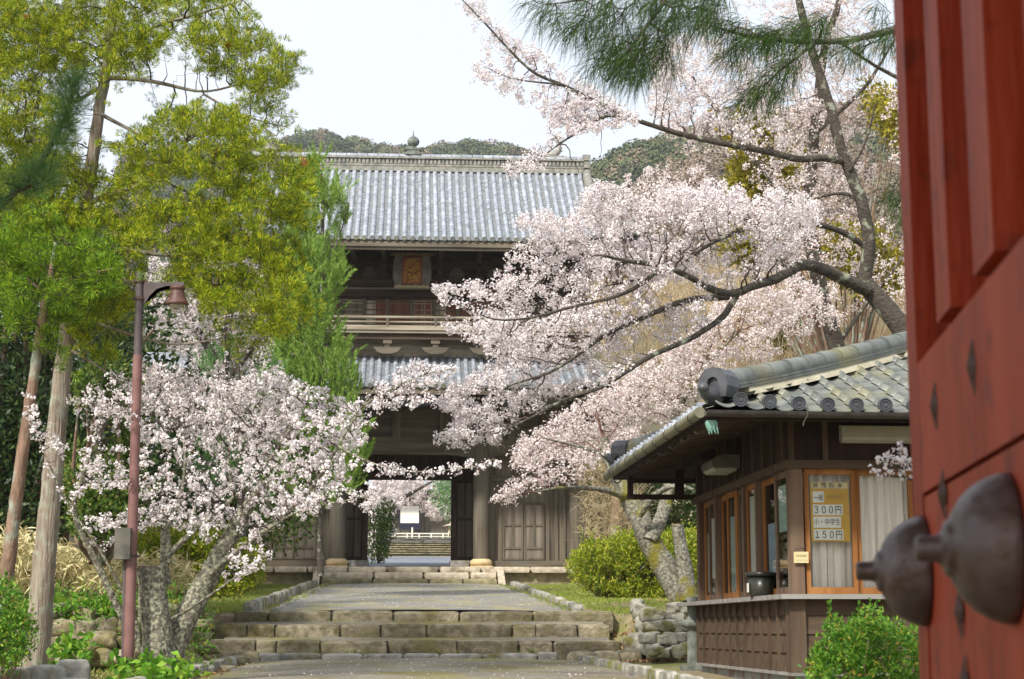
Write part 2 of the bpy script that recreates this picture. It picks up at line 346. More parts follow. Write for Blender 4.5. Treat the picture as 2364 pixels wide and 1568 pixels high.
S, T = np.meshgrid(ss, tt, indexing='ij'); Zg = ground_z(S, T)
Xg = AX0 + SL * (T - AY0) + S; b = MB(); v = np.stack([Xg, T, Zg], -1).reshape(-1, 3)
i, j = np.meshgrid(np.arange(len(ss) - 1), np.arange(len(tt) - 1), indexing='ij'); k = len(tt)
b.add(v, np.stack([i * k + j, (i + 1) * k + j, (i + 1) * k + j + 1, i * k + j + 1], -1).reshape(-1, 4), 0, True)
tag(b.build("ground", M["soil"]), kind="structure")

M["path_low"] = mat("path_low", (.16, .145, .115), (.31, .285, .23), scale=22, rough=.95, bump=.7, bscale=70, c3=(.22, .20, .07), s3=.9, f3=.5, w3=.16, detail=8)
M["path_up"] = mat("path_up", (.14, .138, .13), (.31, .30, .275), scale=14, stretch=(.5, 1.3, 1), rough=.9, bump=.7, bscale=60, c3=(.31, .28, .15), s3=1.5, f3=.50, w3=.12, detail=9)
M["asphalt_blue"] = mat("asphalt_blue", (.12, .135, .16), (.20, .22, .25), scale=5, stretch=(.3, 3, 1), rough=.8)
def strip(name, mt, t0, t1, w0, w1, zf, n=24, m=10, jag=.05, seed=1, crown=.0):
    rng = np.random.default_rng(seed); b = MB(); ts = np.linspace(t0, t1, n); rows = []
    for t in ts:
        f = (t - t0) / (t1 - t0); w = w0 + (w1 - w0) * f; L = -w + rng.uniform(-jag, jag); R = w + rng.uniform(-jag, jag)
        for q in np.linspace(0, 1, m):
            s = L + (R - L) * q; X, Y = site(s, t); rows.append((X, Y, float(zf(t)) + crown * (1 - (2 * q - 1) ** 2)))
    i, j = np.meshgrid(np.arange(n - 1), np.arange(m - 1), indexing='ij')
    b.add(rows, np.stack([i * m + j, i * m + j + 1, (i + 1) * m + j + 1, (i + 1) * m + j], -1).reshape(-1, 4), 0, True)
    return b.build(name, mt)
tag(strip("near_path", M["path_low"], 10, 23.86, 2.05, 2.3, lambda t: float(ground_z(0, t)) + .035, crown=.04), kind="structure")
tag(strip("upper_path", M["path_up"], 25.95, 46.9, 2.25, 2.45, lambda t: float(path_z(t)) + .01, n=50, seed=4, crown=.03), kind="structure")
tag(strip("far_path", M["asphalt_blue"], 55.2, 134, 2.4, 4.0, lambda t: float(ground_z(0, t)) + .04, seed=5), kind="structure")

# near stone stairs: four courses of rough blocks
rng = np.random.default_rng(11)
st = thing("stone_stairs", "wide worn stone stairs of rough blocks between lower and upper path", "stairs", (AX0, 24.0, -.5), ROT)
def course(name, t, z0, z1, sl, sr, depth, m, wmin, wmax, amp, k=14, gap=.003, slope=.0):
    b = MB(); s = sl
    while s < sr - .1:
        w = min(wmin + (wmax - wmin) * rng.uniform(0, 1) ** 1.6, sr - s)
        if sr - s - w < wmin * .5: w = sr - s
        dz = rng.uniform(-.018, .010)
        b.rock((s + w / 2, t - 24.0 + depth / 2 + rng.uniform(-.03, .03), (z0 + z1) / 2 + .5 + dz - .06), (w - gap, depth, z1 - z0 + .12), rng, amp * rng.uniform(.6, 1.5), n=8, k=rng.uniform(k - 4, k + 2), rot=rng.uniform(-.02, .02))
        s += w
    return b.build(name, m, st)
course("kerb_step", 24.0, -.47, ZY(1507, 24.0), -2.45, 1.9, .34, M["stone_grey"], .5, .8, .012, 10)
course("stair_step", 24.4, -.36, ZY(1477, 24.4), -3.05, 2.85, .62, M["stone"], .28, 1.0, .03)
course("stair_step", 25.0, -.17, ZY(1440, 25.0), -3.0, 2.75, .62, M["stone"], .3, 1.3, .028)
course("stair_step", 25.6, .04, ZY(1410, 25.6), -2.75, 2.9, .6, M["stone"], .35, 1.5, .022)
for sgn, s0 in ((-1, -2.95), (1, 2.35)):
    bx = MB()
    for q in range(3): bx.rock((s0 + .32 * q - .1, .12 + rng.uniform(-.05, .1), .06), (.42, .4, .26), rng, .07, k=4)
    bx.build("end_stones", M["stone"], st)
# treads' packed earth between the courses
for t, y, ta in ((24.55, 1477, 25.1), (25.15, 1440, 25.7)):
    z = ZY(y, t - .15) + .5; bx = MB(); a, c = t - 24, ta - 24; V = []
    for q in range(25):
        s_ = -2.8 + 5.5 * q / 24
        for yy, zz in ((a, z - .02), (c, z + .045 + rng.uniform(-.006, .006))): V.append((s_, yy, zz))
    bx.add(V, [(2 * q, 2 * q + 2, 2 * q + 3, 2 * q + 1) for q in range(24)], 0, True); bx.build("stair_tread", M["path_low"], st)

# kerbs of the two paths and stone-lined gutters
def kerb(name, label, t0, t1, s0, s1, w, h, zf, m, lmin=.3, lmax=.6, amp=.05, seed=2, group=None):
    rng = np.random.default_rng(seed); X, Y = site(s0, t0); o = thing(name, label, "kerb", (X, Y, float(zf(t0)))); o["group"] = group or "stone kerbs along the paths"
    b = MB(); t = t0
    while t < t1:
        L = rng.uniform(lmin, lmax); f = (t + L / 2 - t0) / (t1 - t0); s = s0 + (s1 - s0) * f + rng.uniform(-.015, .015)
        X, Y = site(s, t + L / 2); b.rock((X, Y, float(zf(t + L / 2)) + h / 2 - .08 + rng.uniform(-.01, .01)), (w, L - .015, h + .16), rng, amp, n=4, k=7, rot=ROT)
        t += L
    b.build("kerb_stone", m, o, world=True)
    return o
gl = lambda t: float(ground_z(0, t)); gu = lambda t: float(path_z(t))
kerb("stone_kerb", "kerb of rough pale stones along left edge of lower path", 13, 23.6, -2.75, -2.5, .2, .13, gl, M["stone_mossy"], .5, 1.0, seed=3)
kerb("stone_kerb", "raised kerb beside gutter along right edge of lower path, ending near ticket booth", 12.5, 23.7, 2.75, 2.2, .14, .12, gl, M["stone_mossy"], .5, 1.1, seed=5)
kerb("stone_kerb", "tall grey kerb left of upper path beside grass", 26.3, 46.8, -2.62, -2.72, .16, .13, gu, M["stone_mossy"], .25, .6, seed=7)
kerb("stone_kerb", "low edging stones flush with left side of upper path", 26.3, 46.4, -2.22, -2.4, .14, .03, gu, M["stone_mossy"], .2, .4, .12, seed=8)
kerb("stone_kerb", "mossy kerb on right of upper path, beside lawn before gate", 26.3, 46.8, 2.42, 2.68, .17, .10, gu, M["stone_mossy"], .25, .6, seed=9)
X, Y = site(2.05, 23.0)
g = thing("gutter_opening", "small square drain opening at right end of lowest step", "drain", (X, Y, -.5))
b = MB(); b.box(-.16, .16, .62, .95, -.12, .03); b.build("drain_hole", M["dark_timber_h"], g)  # solid block; the darkness of the opening is only its colour

# rock walls
M["rock_white"] = mat("rock_white", (.20, .19, .15), (.42, .40, .34), scale=8, rough=.9, bump=.9, bscale=18, c3=(.16, .15, .05), s3=3, f3=.54, w3=.12, vari=.2)
def rocks(name, label, spots, m, seed, amp=.12, cat="stone wall"):
    rng = np.random.default_rng(seed); p0 = P(*spots[0][:3]); o = thing(name, label, cat, tuple(p0)); b = MB()
    for (x, y, D, w, h, d) in spots:
        b.rock(P(x, y, D), (w, d, h), rng, amp, n=8, k=4.4, rot=rng.uniform(-.4, .4))
    b.build("wall_stone", m, o, world=True); return o
rg = np.random.default_rng(21); sp = []
for row, (y, D) in enumerate(((1502, 23.4), (1476, 23.7), (1450, 24.0), (1426, 24.3))):
    for x in range(1508, 1600, 24): sp.append((x + rg.uniform(-8, 8) - row * 5, y + rg.uniform(-6, 6), D, rg.uniform(.15, .27), rg.uniform(.13, .21), .3))
for q in range(9): sp.append((1470 + q * 5, 1400 + q * 13, 25.6 - q * .25, .2, .22, .3))
sp += [(1470, 1490, 24.5, .35, .3, .35), (1505, 1498, 24.2, .3, .2, .3), (1600, 1405, 25, .40, .18, .4), (1562, 1402, 25.3, .3, .14, .3)]
rocks("stone_wall", "low dry stone wall of white rocks between stairs and ticket booth", sp, M["rock_white"], 22, .15)
sp = []
for y, D in ((1515, 19.7), (1480, 19.9), (1445, 20.1), (1412, 20.4)):
    x = 95 + rg.uniform(-10, 10)
    while x < 330:
        w = rg.uniform(45, 95); sp.append((x + w / 2, y + rg.uniform(-6, 6), D + rg.uniform(-.15, .15), w / 197 + .02, rg.uniform(.16, .22), .35)); x += w
for x in range(-260, 95, 70): 
    for y in (1510, 1470, 1430): sp.append((x, y, 20, .38, .2, .35))
rocks("retaining_wall", "mossy rubble retaining wall behind left cherry trunk and lamp post", sp, M["stone"], 24, .16)
sp = [(30, 1562, 16.2, .52, .16, .35), (110, 1560, 16.2, .4, .2, .35), (170, 1552, 16.3, .3, .24, .3), (-60, 1566, 16.2, .5, .18, .35), (0, 1590, 16.1, .5, .2, .35), (90, 1592, 16.1, .4, .2, .35), (165, 1590, 16.1, .35, .2, .35)]
rocks("edging_rock", "grey slab edging stones in bottom corner below cedar trunk", sp, M["stone_grey"], 25, .05, "stone edging")
sp = [(478, 1500, 22.8, .3, .12, .3), (505, 1548, 21, .4, .12, .4), (462, 1470, 23.6, .28, .12, .3), (470, 1440, 24.6, .3, .14, .3), (550, 1528, 23.0, .35, .14, .35)]
rocks("loose_rock", "loose mossy rocks beside left end of near stairs", sp, M["stone"], 26, .1, "rocks")

# grass, fallen leaves
def scatter(name, kind_label, n, srange, trange, m, L, W, seed, up=1.0, tuft=6, zoff=0, cat="grass", keep=None):
    rng = np.random.default_rng(seed); s = rng.uniform(*srange, n); t = rng.uniform(*trange, n)
    if keep is not None:
        q = keep(s, t, rng); s, t = s[q], t[q]
    X = AX0 + SL * (t - AY0) + s; p = np.stack([X, t, ground_z(s, t) + zoff], 1)
    p = np.repeat(p, tuft, 0); p[:, :2] += rng.normal(0, .03, (len(p), 2)); d = rng.normal(0, .55, p.shape); d[:, 2] = abs(d[:, 2]) * .3 + up
    b = MB(); b.blades(p, d, rng.uniform(.6, 1.3, len(p)) * L, W, rng); o = b.build(name, M[m]); return tag(o, kind_label, cat, kind="stuff")
patch = lambda s, t, r: (np.sin(s * 1.7 + t * .6) + np.sin(t * 1.1 - s * .8) + r.normal(0, .8, len(s))) > -1.3
scatter("grass", "short yellowish lawn grass left of upper path", 16000, (-8, -2.8), (25.8, 47), "grass", .065, .012, 31, keep=patch)
scatter("grass", "short yellowish lawn grass right of upper path before shrub", 16000, (2.75, 9), (25.8, 47.5), "grass", .065, .012, 32, keep=patch)
scatter("grass", "grass tufts on the earth beside left end of stairs", 2400, (-5.5, -2.9), (17, 26), "grass", .08, .012, 33, keep=patch)
scatter("fallen_leaves", "reddish brown fallen leaves between stairs and rock wall", 700, (2.85, 3.9), (23.9, 25.9), "litter", .05, .03, 34, up=.1, tuft=3, zoff=.02, cat="leaves")
scatter("fallen_leaves", "pale fallen leaves along left kerb under the cherry", 1800, (-6, -2.3), (16, 26), "litter", .05, .025, 35, up=.1, tuft=2, zoff=.02, cat="leaves")

def fallen_petals(n, sr, tr, zf, label, seed):
    r = np.random.default_rng(seed); s_ = r.uniform(*sr, n); t = r.uniform(*tr, n); X = AX0 + SL * (t - AY0) + s_
    p = np.stack([X, t, zf(s_, t)], 1); b = MB(); d = r.normal(0, .25, p.shape); d[:, 2] = 1; b.petals(p, d, .022, r); tag(b.build("fallen_petals", M["petal"]), label, "petals", kind="stuff")
fallen_petals(500, (-2.2, 2.2), (26.2, 46), lambda a, c: path_z(c) + .05, "scattered fallen blossom petals on the upper path", 61)
fallen_petals(260, (-2.2, 2.2), (15, 23.6), lambda a, c: ground_z(a * 0, c) + .085, "scattered fallen blossom petals on the lower path", 62)
fallen_petals(700, (-6, 6), (26, 40), lambda a, c: ground_z(a, c) + .03, "fallen petals on the lawn under the cherry boughs", 63)
def weeds(spots, label, seed, m="grass"):
    r = np.random.default_rng(seed); b = MB(); p = np.repeat(np.array(spots), 12, 0); p = p + r.normal(0, .018, p.shape) * [1, 1, 0]
    d = r.normal(0, .6, p.shape); d[:, 2] = np.abs(d[:, 2]) + .8; b.blades(p, d, r.uniform(.03, .085, len(p)), .009, r); tag(b.build("weeds", M[m]), label, "weeds", kind="stuff")
r_ = np.random.default_rng(77); sp = []
for t, y in ((24.36, 1507), (24.97, 1477), (25.57, 1440)):
    for q in range(17):
        X, Y = site(r_.uniform(-2.8, 2.7), t); sp.append((X, Y, ZY(y, t) - .005))
weeds(sp, "small weeds growing in the joints of the near stairs", 78)
sp = []
for q in range(150):
    t = r_.uniform(26.1, 46); sd = r_.choice((-1, 1)); X, Y = site(sd * (2.3 + r_.normal(0, .08)), t); sp.append((X, Y, float(path_z(t)) + .01))
weeds(sp, "thin weeds fringing both edges of the upper path", 79)
scatter("fallen_leaves", "brown leaf litter on the lawn right of the upper path near mossy trunk", 900, (4.2, 8.5), (26.2, 33), "litter", .05, .03, 36, up=.1, tuft=2, zoff=.03, cat="leaves")
# ------------------------------------------------------------------ the two-storeyed temple gate
GT = 52.2
gx, gy = site(-.16, GT)
gate = thing("temple_gate", "two-storeyed weathered timber temple gate with grey tiled roofs above steps", "temple gate", (gx, gy, Z_FLOOR), ROT)
def zl(y, yl): return ZY(y, GT + yl) - Z_FLOOR
H1, H2 = 2.1, 4.93          # inner and outer columns, half spacing
YF = -2.0                   # front column line
# stone platform with stairs in front
pf = thing("stone_platform", "granite platform with three broad steps under the temple gate", "platform", (gx, gy, Z_FLOOR), ROT)
b = MB(); rng = np.random.default_rng(3)
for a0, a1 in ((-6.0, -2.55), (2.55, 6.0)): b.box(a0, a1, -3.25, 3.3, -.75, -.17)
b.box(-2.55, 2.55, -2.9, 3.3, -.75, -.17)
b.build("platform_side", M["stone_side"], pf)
b = MB(); x = -6.1
while x < 6.1:
    w = min(rng.uniform(.9, 1.5), 6.1 - x); 
    if 6.1 - x - w < .5: w = 6.1 - x
    b.rock((x + w / 2, -3.2, -.085), (w - .01, .6, .17), rng, .008, n=3, k=14); x += w
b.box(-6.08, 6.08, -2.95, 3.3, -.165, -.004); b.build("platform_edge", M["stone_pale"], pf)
for q in range(2):
    b = MB(); x = -2.47; z1 = -.17 - .185 * q; y0 = -3.85 - .36 * q
    while x < 2.47:
        w = min(rng.uniform(.9, 1.6), 2.47 - x)
        if 2.47 - x - w < .4: w = 2.47 - x
        b.rock((x + w / 2, y0 + .3, z1 - .1), (w - .006, .62, .2), rng, .006, n=3, k=14); x += w
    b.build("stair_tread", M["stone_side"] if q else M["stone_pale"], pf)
for sgn in (-1, 1):
    b = MB(); b.prism([(-3.2, -.06), (-3.45, -.06), (-4.45, -.5), (-4.45, -.62), (-3.2, -.62)], 0, sgn * 2.49, sgn * 2.68)
    b.build("cheek_stone", M["stone_pale"], pf)

# ---- lower storey
zb_top, zb_bot = zl(1010, YF), zl(1055, YF)      # carved beam
z_pl = zl(950, YF)
def column(x, y, top, r=.235):
    o = MB(); o.lathe([(r * .97, .26), (r, 1.0), (r * .98, top)], (x, y, 0), 16, 0); c = o.build("column", M["timber_v"], gate)
    p = MB(); p.box(x - .32, x + .32, y - .32, y + .32, 0.002, .07); p.lathe([(.22, .07), (.30, .09), (.33, .15), (.31, .22), (.24, .27), (0, .27)], (x, y, 0), 20)
    p.build("column_base", M["plinth"], c)
for y in (YF, 0.0, 2.0):
    for x in (-H2, -H1, H1, H2): column(x, y, zb_top + .5 if y == YF else zb_top + .4, .235 if y == YF else .2)
for x0, x1 in ((-H2, -H1), (-H1, H1), (H1, H2)):
    b = MB(); n = 14; xs = np.linspace(x0 + .2, x1 - .2, n + 1)
    for q in range(n):      # rainbow beam, its lower edge curved up between the columns
        f0, f1 = q / n, (q + 1) / n; a = lambda f: zb_bot - .03 + .10 * min(1, 6 * f, 6 * (1 - f))
        c = lambda f: zb_top - .05 + .06 * math.sin(math.pi * f)
        v = [(xs[q], YF - .14, a(f0)), (xs[q + 1], YF - .14, a(f1)), (xs[q + 1], YF - .14, c(f1)), (xs[q], YF - .14, c(f0)),
             (xs[q], YF + .14, a(f0)), (xs[q + 1], YF + .14, a(f1)), (xs[q + 1], YF + .14, c(f1)), (xs[q], YF + .14, c(f0))]
        b.add(v, [(0, 1, 2, 3), (5, 4, 7, 6), (3, 2, 6, 7), (4, 5, 1, 0)])
    b.build("carved_beam", M["timber_h"], gate)
b = MB()                    # incised scrolls at the beam ends and the beam noses beneath
for xc, sg in ((-H1, 1), (H1, -1), (H1, 1), (-H1, -1), (H2, -1), (-H2, 1)):
    for q in range(2):
        th = np.linspace(0, 4.4, 14); r = (.13 - .05 * q) * (1 - th / 7)
        pts = np.stack([xc + sg * (.55 + .3 * q) + sg * r * np.cos(th), np.full(14, YF - .142), zb_bot + .26 + r * np.sin(th)], 1)
        b.tube(pts, .012, 5)
    b.lathe([(0, -.02), (.1, 0), (.11, .04), (.05, .09)], (xc + sg * .34, YF, zb_bot - .10), 10, squash=1.4)
b.build("beam_carving", M["pale_timber_h"], gate)
zt = zl(905, YF)
b = MB(); b.box(-H2, H2, YF - .03, YF + .05, zb_top, z_pl + .02); b.box(-H2 - .2, H2 + .2, YF - .07, YF + .1, z_pl + .02, z_pl + .16)
zm = zl(978, YF); b.box(-H2, H2, YF - .05, YF + .05, zm - .015, zm + .025)
b.build("frieze_board", M["timber_h"], gate)
for k, x in enumerate((-4.0, -3.0, -.42, 1.0, 3.0, 4.0)):
    b = MB(); b.prism([(x - .13, z_pl), (x + .13, z_pl), (x + .12, zb_top + .02), (x + .14, zb_top - .06), (x + .05, zb_top - .17), (x - .05, zb_top - .17), (x - .14, zb_top - .06), (x - .12, zb_top + .02)], 1, YF - .17, YF - .04)
    b.build("carved_strut", M["timber_v"], gate)
# bracket sets
def bracket(name, x, y, z0, hgt, parent, m, w=1.1, out=.7):
    b = MB(); h = hgt / 5
    b.box(x - .17, x + .17, y - .17, y + .17, z0, z0 + h * .9)
    for lv, ww in ((1, w * .55), (3, w)):
        zz = z0 + h * lv
        b.prism([(x - ww / 2, zz + h * .85), (x - ww / 2, zz + h * .4), (x - ww / 2 + .12, zz), (x + ww / 2 - .12, zz), (x + ww / 2, zz + h * .4), (x + ww / 2, zz + h * .85)], 1, y - .07, y + .07)
        b.prism([(y + .1, zz + h * .8), (y - out * lv / 3, zz + h * .8), (y - out * lv / 3, zz + h * .45), (y - out * lv / 3 + .15, zz - .01), (y + .1, zz - .01)], 0, x - .065, x + .065)
        for dx in (-ww / 2 + .08, 0, ww / 2 - .08): b.box(x + dx - .085, x + dx + .085, y - .11, y + .11, zz + h * .87, zz + h * 1.4)
        b.box(x - .085, x + .085, y - out * lv / 3 - .02, y - out * lv / 3 + .16, zz + h * .82, zz + h * 1.35)
    return b.build(name, m, parent)
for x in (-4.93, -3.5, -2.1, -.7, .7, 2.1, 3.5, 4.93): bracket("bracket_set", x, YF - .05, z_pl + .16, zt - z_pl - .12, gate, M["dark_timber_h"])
# mid-plane wall: passage frame, ceilings, side panels and doors
z_op = zl(1108, 0.0); z_cl = zl(1058, 0)
b = MB()
for sg in (-1, 1):
    b.box(sg * 1.26, sg * 1.42, -.12, .12, .0, z_op) if sg > 0 else b.box(-1.42, -1.26, -.12, .12, .0, z_op)
    a0, a1 = sorted((sg * 1.42, sg * 1.92)); b.box(a0, a1, -.03, .03, .3, z_op)
b.box(-H1, H1, -.14, .14, z_op, z_op + .22); b.box(-H1, H1, -.05, .05, z_op + .22, zb_top + .3)
b.build("passage_frame", M["dark_timber_v"], gate)
b = MB()
for sg in (-1, 1):
    for q in range(2):
        for (za, zc) in ((.42, z_op * .55), (z_op * .58, z_op - .1)):
            xa = sg * (1.48 + .24 * q); a0, a1 = sorted((xa, xa + sg * .19)); b.box(a0, a1, -.055, -.035, za, zc)
build_each(b, "passage_panel", M["timber_v"], gate)
for sg in (-1, 1):      # leaves of the great door, folded back, with stone footing
    b = MB(); x0, x1 = sorted((sg * 1.30, sg * 1.38)); b.box(x0, x1, .2, 1.55, .12, z_op - .05); b.build("door_leaf", M["dark_timber_v"], gate)
    b = MB(); x0, x1 = sorted((sg * 1.22, sg * 1.78)); b.box(x0, x1, -1.0, .25, .004, .27); b.build("footing_stone", M["stone_grey"], gate)
b = MB(); b.box(-H2, H2, -2.0, 2.0, z_cl + .55, z_cl + .62); b.build("ceiling_board", M["dark_timber_h"], gate)
yw = -1.72                 # side bays' outer walls
for sg in (-1, 1):
    w = MB(); a0, a1 = sorted((sg * (H1 + .2), sg * (H2 - .2))); zw = zl(1110, yw)
    w.box(a0, a1, yw, yw + .05, .2, z_cl + .5); wall = w.build("bay_wall", M["timber_v"], gate)
    t = MB(); t.box(a0, a1, yw - .10, yw + .1, .02, .24); t.box(a0, a1, yw - .08, yw, zw, zw + .16); t.build("threshold_beam", M["timber_h"], gate)
    t = MB()
    for xx in (2.32, 2.62, 4.02, 4.28, 4.5, 4.7): 
        x0, x1 = sorted((sg * xx, sg * (xx + .11))); t.box(x0, x1, yw - .05, yw - .001, .24, zw)
    build_each(t, "wall_batten", M["timber_v"], gate)
    d = thing("panel_door", None, None); d.parent = gate; d.name = "panel_door"
    for q in range(2):
        f = MB(); p = MB(); xa = 2.74 + .63 * q; ztop = zl(1160, yw); z0 = .26
        x0, x1 = sorted((sg * xa, sg * (xa + .61))); f.box(x0, x1, yw - .03, yw + .0, z0, ztop)
        rows = [z0 + .06, z0 + .30, z0 + .36, z0 + .98, z0 + 1.05, z0 + 1.62, z0 + 1.68, ztop - .05]
        for xs0 in (x0, x1 - .055): f.box(xs0, xs0 + .055, yw - .07, yw - .03, z0, ztop)
        f.box((x0 + x1) / 2 - .035, (x0 + x1) / 2 + .035, yw - .068, yw - .03, z0 + .34, z0 + 1.64)
        for za in (z0, z0 + .31, z0 + .99, z0 + 1.63, ztop - .06): f.box(x0 + .055, x1 - .055, yw - .066, yw - .03, za, za + .06)
        f.build("door_frame", M["timber_v"], d)
        for (za, zc) in ((z0 + .06, z0 + .31), (z0 + .37, z0 + .99), (z0 + 1.05, z0 + 1.63), (z0 + 1.69, ztop - .06)):
            p.box(x0 + .055, x1 - .055, yw - .036, yw - .031, za, zc)
        p.build("door_panel", M["mid_timber_v"], d)

# ---- tiled roofs
def gate_roof(nm, y_top, z_top, y_eave, z_eave, hx_top, hx_eave, spacing, hip_from, concave, parent, rib_r=.066, back=True):
    """front and back slopes of round-tile ribs on stepped pans; past hx_top the ribs start on the hip line"""
    run = y_top - y_eave; drop = z_top - z_eave
    def surf(w, x=0.0, up=True):
        lift = .28 * sm(hx_top * .72, hx_eave, abs(x)) * w ** 3
        return y_top - run * w, z_top - drop * (w + concave * math.sin(math.pi * w) ) + float(lift)
    ribs, pans, caps, hips = MB(), MB(), MB(), MB()
    nr = int(hx_eave / spacing); th = np.linspace(0, math.pi, 7)
    for sgn in ((1, -1) if back else (1,)):
        for i in range(-nr, nr + 1):
            x = i * spacing; w0 = 0.0
            if abs(x) > hx_top: w0 = hip_from + (1 - hip_from) * (abs(x) - hx_top) / (hx_eave - hx_top)
            n = max(3, int((1 - w0) * run / .27)); ws = np.linspace(w0, 1, n + 1); V = []; 
            for a in range(n):
                for e, rr in ((ws[a], rib_r * .96), (ws[a] + (ws[a + 1] - ws[a]) * .88, rib_r), (ws[a] + (ws[a + 1] - ws[a]) * .90, rib_r * 1.10), (ws[a + 1], rib_r * 1.08)):
                    yy, zz = surf(e, x); V.append([(x + rr * math.cos(q), yy * 1.0, zz + rr * math.sin(q) * 1.25 + .02) for q in th])
            V = np.array(V); k = len(V)
            if sgn < 0: V[..., 1] = 2 * y_top - V[..., 1]
            ii, jj = np.meshgrid(np.arange(k - 1), np.arange(6), indexing='ij')
            ribs.add(V.reshape(-1, 3), np.stack([ii * 7 + jj, ii * 7 + jj + 1, (ii + 1) * 7 + jj + 1, (ii + 1) * 7 + jj], -1).reshape(-1, 4), 0, False)
            yy, zz = surf(1, x); yy = yy - .02 if sgn > 0 else 2 * y_top - yy + .02
            caps.lathe([(0, 0), (rib_r * .55, 0), (rib_r * .6, .012 * -sgn), (rib_r * .8, .012 * -sgn), (rib_r * .85, -.0), (rib_r * 1.12, 0), (rib_r * 1.12, .05 * sgn)], (x, yy, zz + .03), 14, 0, axis=1, smooth=False)
            xn = x + spacing / 2         # pans of this gutter
            if abs(xn) < hx_eave and i < nr:
                w0 = 0.0 if abs(xn) <= hx_top else hip_from + (1 - hip_from) * (abs(xn) - hx_top) / (hx_eave - hx_top)
                n = max(3, int((1 - w0) * run / .125)); ws = np.linspace(w0, 1, n + 1)
                for a in range(n):
                    ya, za = surf(ws[a], xn); yb, zb = surf(ws[a + 1], xn); zb += .028
                    xl, xr = x + rib_r * .6, x + spacing - rib_r * .6
                    if sgn < 0: ya, yb = 2 * y_top - ya, 2 * y_top - yb
                    pans.add([(xl, ya, za), (xr, ya, za), (xr, yb, zb), (xl, yb, zb), (xl, yb, zb - .04), (xr, yb, zb - .04)], [(0, 1, 2, 3), (3, 2, 5, 4)])
    o1 = ribs.build(nm + "_round_tiles", M["tile"], parent); o2 = pans.build(nm + "_pan_tiles", M["tile_pan"], parent)
    o3 = caps.build("eave_tile_ends", M["tile_old"], parent)
    return surf
yE, yR = -4.7, 0.0
zR = zl(392, yR); zE = zl(553, yE)
surf = gate_roof("upper_roof", yR, zR, yE, zE, 5.36, 6.6, .2285, .72, .055, gate)
hx = 5.38
# fascia, soffit, rafters of the upper eave
b = MB(); b.box(-6.7, 6.7, yE + .04, yE + .12, zE - .20, zE - .03); b.box(-6.7, 6.7, yE + .10, yE + .17, zE - .28, zE - .20); b.build("eave_fascia", M["timber_h"], gate)
b = MB(); zi = zE + .75; b.add([(-6.6, yE + .1, zE - .20), (6.6, yE + .1, zE - .20), (4.3, -1.7, zi), (-4.3, -1.7, zi), (-6.6, -yE - .1, zE - .2), (6.6, -yE - .1, zE - .2), (4.3, 1.7, zi), (-4.3, 1.7, zi)], [(0, 3, 2, 1), (4, 5, 6, 7), (1, 2, 6, 5), (0, 4, 7, 3)])
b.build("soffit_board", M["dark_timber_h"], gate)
def rafters(n, half, y0, z0, y1, z1, dz, nm="rafter"):
    r, e = MB(), MB(); s = .045
    for x in np.linspace(-half, half, n):
        v = [(x - s, y0, z0 - dz), (x + s, y0, z0 - dz), (x + s, y0, z0), (x - s, y0, z0), (x - s, y1, z1 - dz), (x + s, y1, z1 - dz), (x + s, y1, z1), (x - s, y1, z1)]
        r.add(v, [(0, 1, 2, 3), (0, 4, 5, 1), (1, 5, 6, 2), (3, 2, 6, 7), (4, 0, 3, 7)])
        e.box(x - s * .86, x + s * .86, y0 - .004, y0 - .0015, z0 - dz + .006, z0 - .006)
    o = r.build(nm + "_row", M["dark_timber_h"], gate); e.build("painted_rafter_ends", M["white_paint"], o)
zra = zl(572, -4.2)
rafters(97, 6.4, -4.2, zra, -1.5, zra + .95, .09)
# main ridge: stacked tiles with pierced course, end tiles
z0 = zR - .12
b = MB(); zt1 = zl(363, 0); 
b.box(-hx, hx, -.26, .26, z0, z0 + .14); b.box(-hx, hx, -.24, .24, zt1 - .36, zt1 - .30); b.box(-hx, hx, -.27, .27, zt1 - .12, zt1 - .06)
b.build("ridge_course", M["ridge_tile"], gate)
b = MB(); b.box(-hx, hx, -.2, .2, z0 + .14, zt1 - .36); b.box(-hx, hx, -.2, .2, zt1 - .30, zt1 - .12)
b.build("ridge_core", M["ridge_dark"], gate)
b = MB(); c = MB(); 
for x in np.arange(-hx + .08, hx, .125):
    b.lathe([(0, -.225), (.048, -.225), (.05, -.19)], (x, 0, (z0 + .14 + zt1 - .36) / 2), 8, axis=1, smooth=False)
    c.box(x - .045, x + .03, -.23, -.19, zt1 - .28, zt1 - .14)
b.build("ridge_medallion", M["ridge_gold"], gate); c.build("ridge_lattice", M["ridge_tile"], gate)
b = MB(); xs = np.arange(-hx, hx, .33)
for x in xs: b.tube([(x, 0, zt1 - .03), (x + .31, 0, zt1 - .03)], [.13, .125], 12)
b.build("ridge_cap", M["tile"], gate)
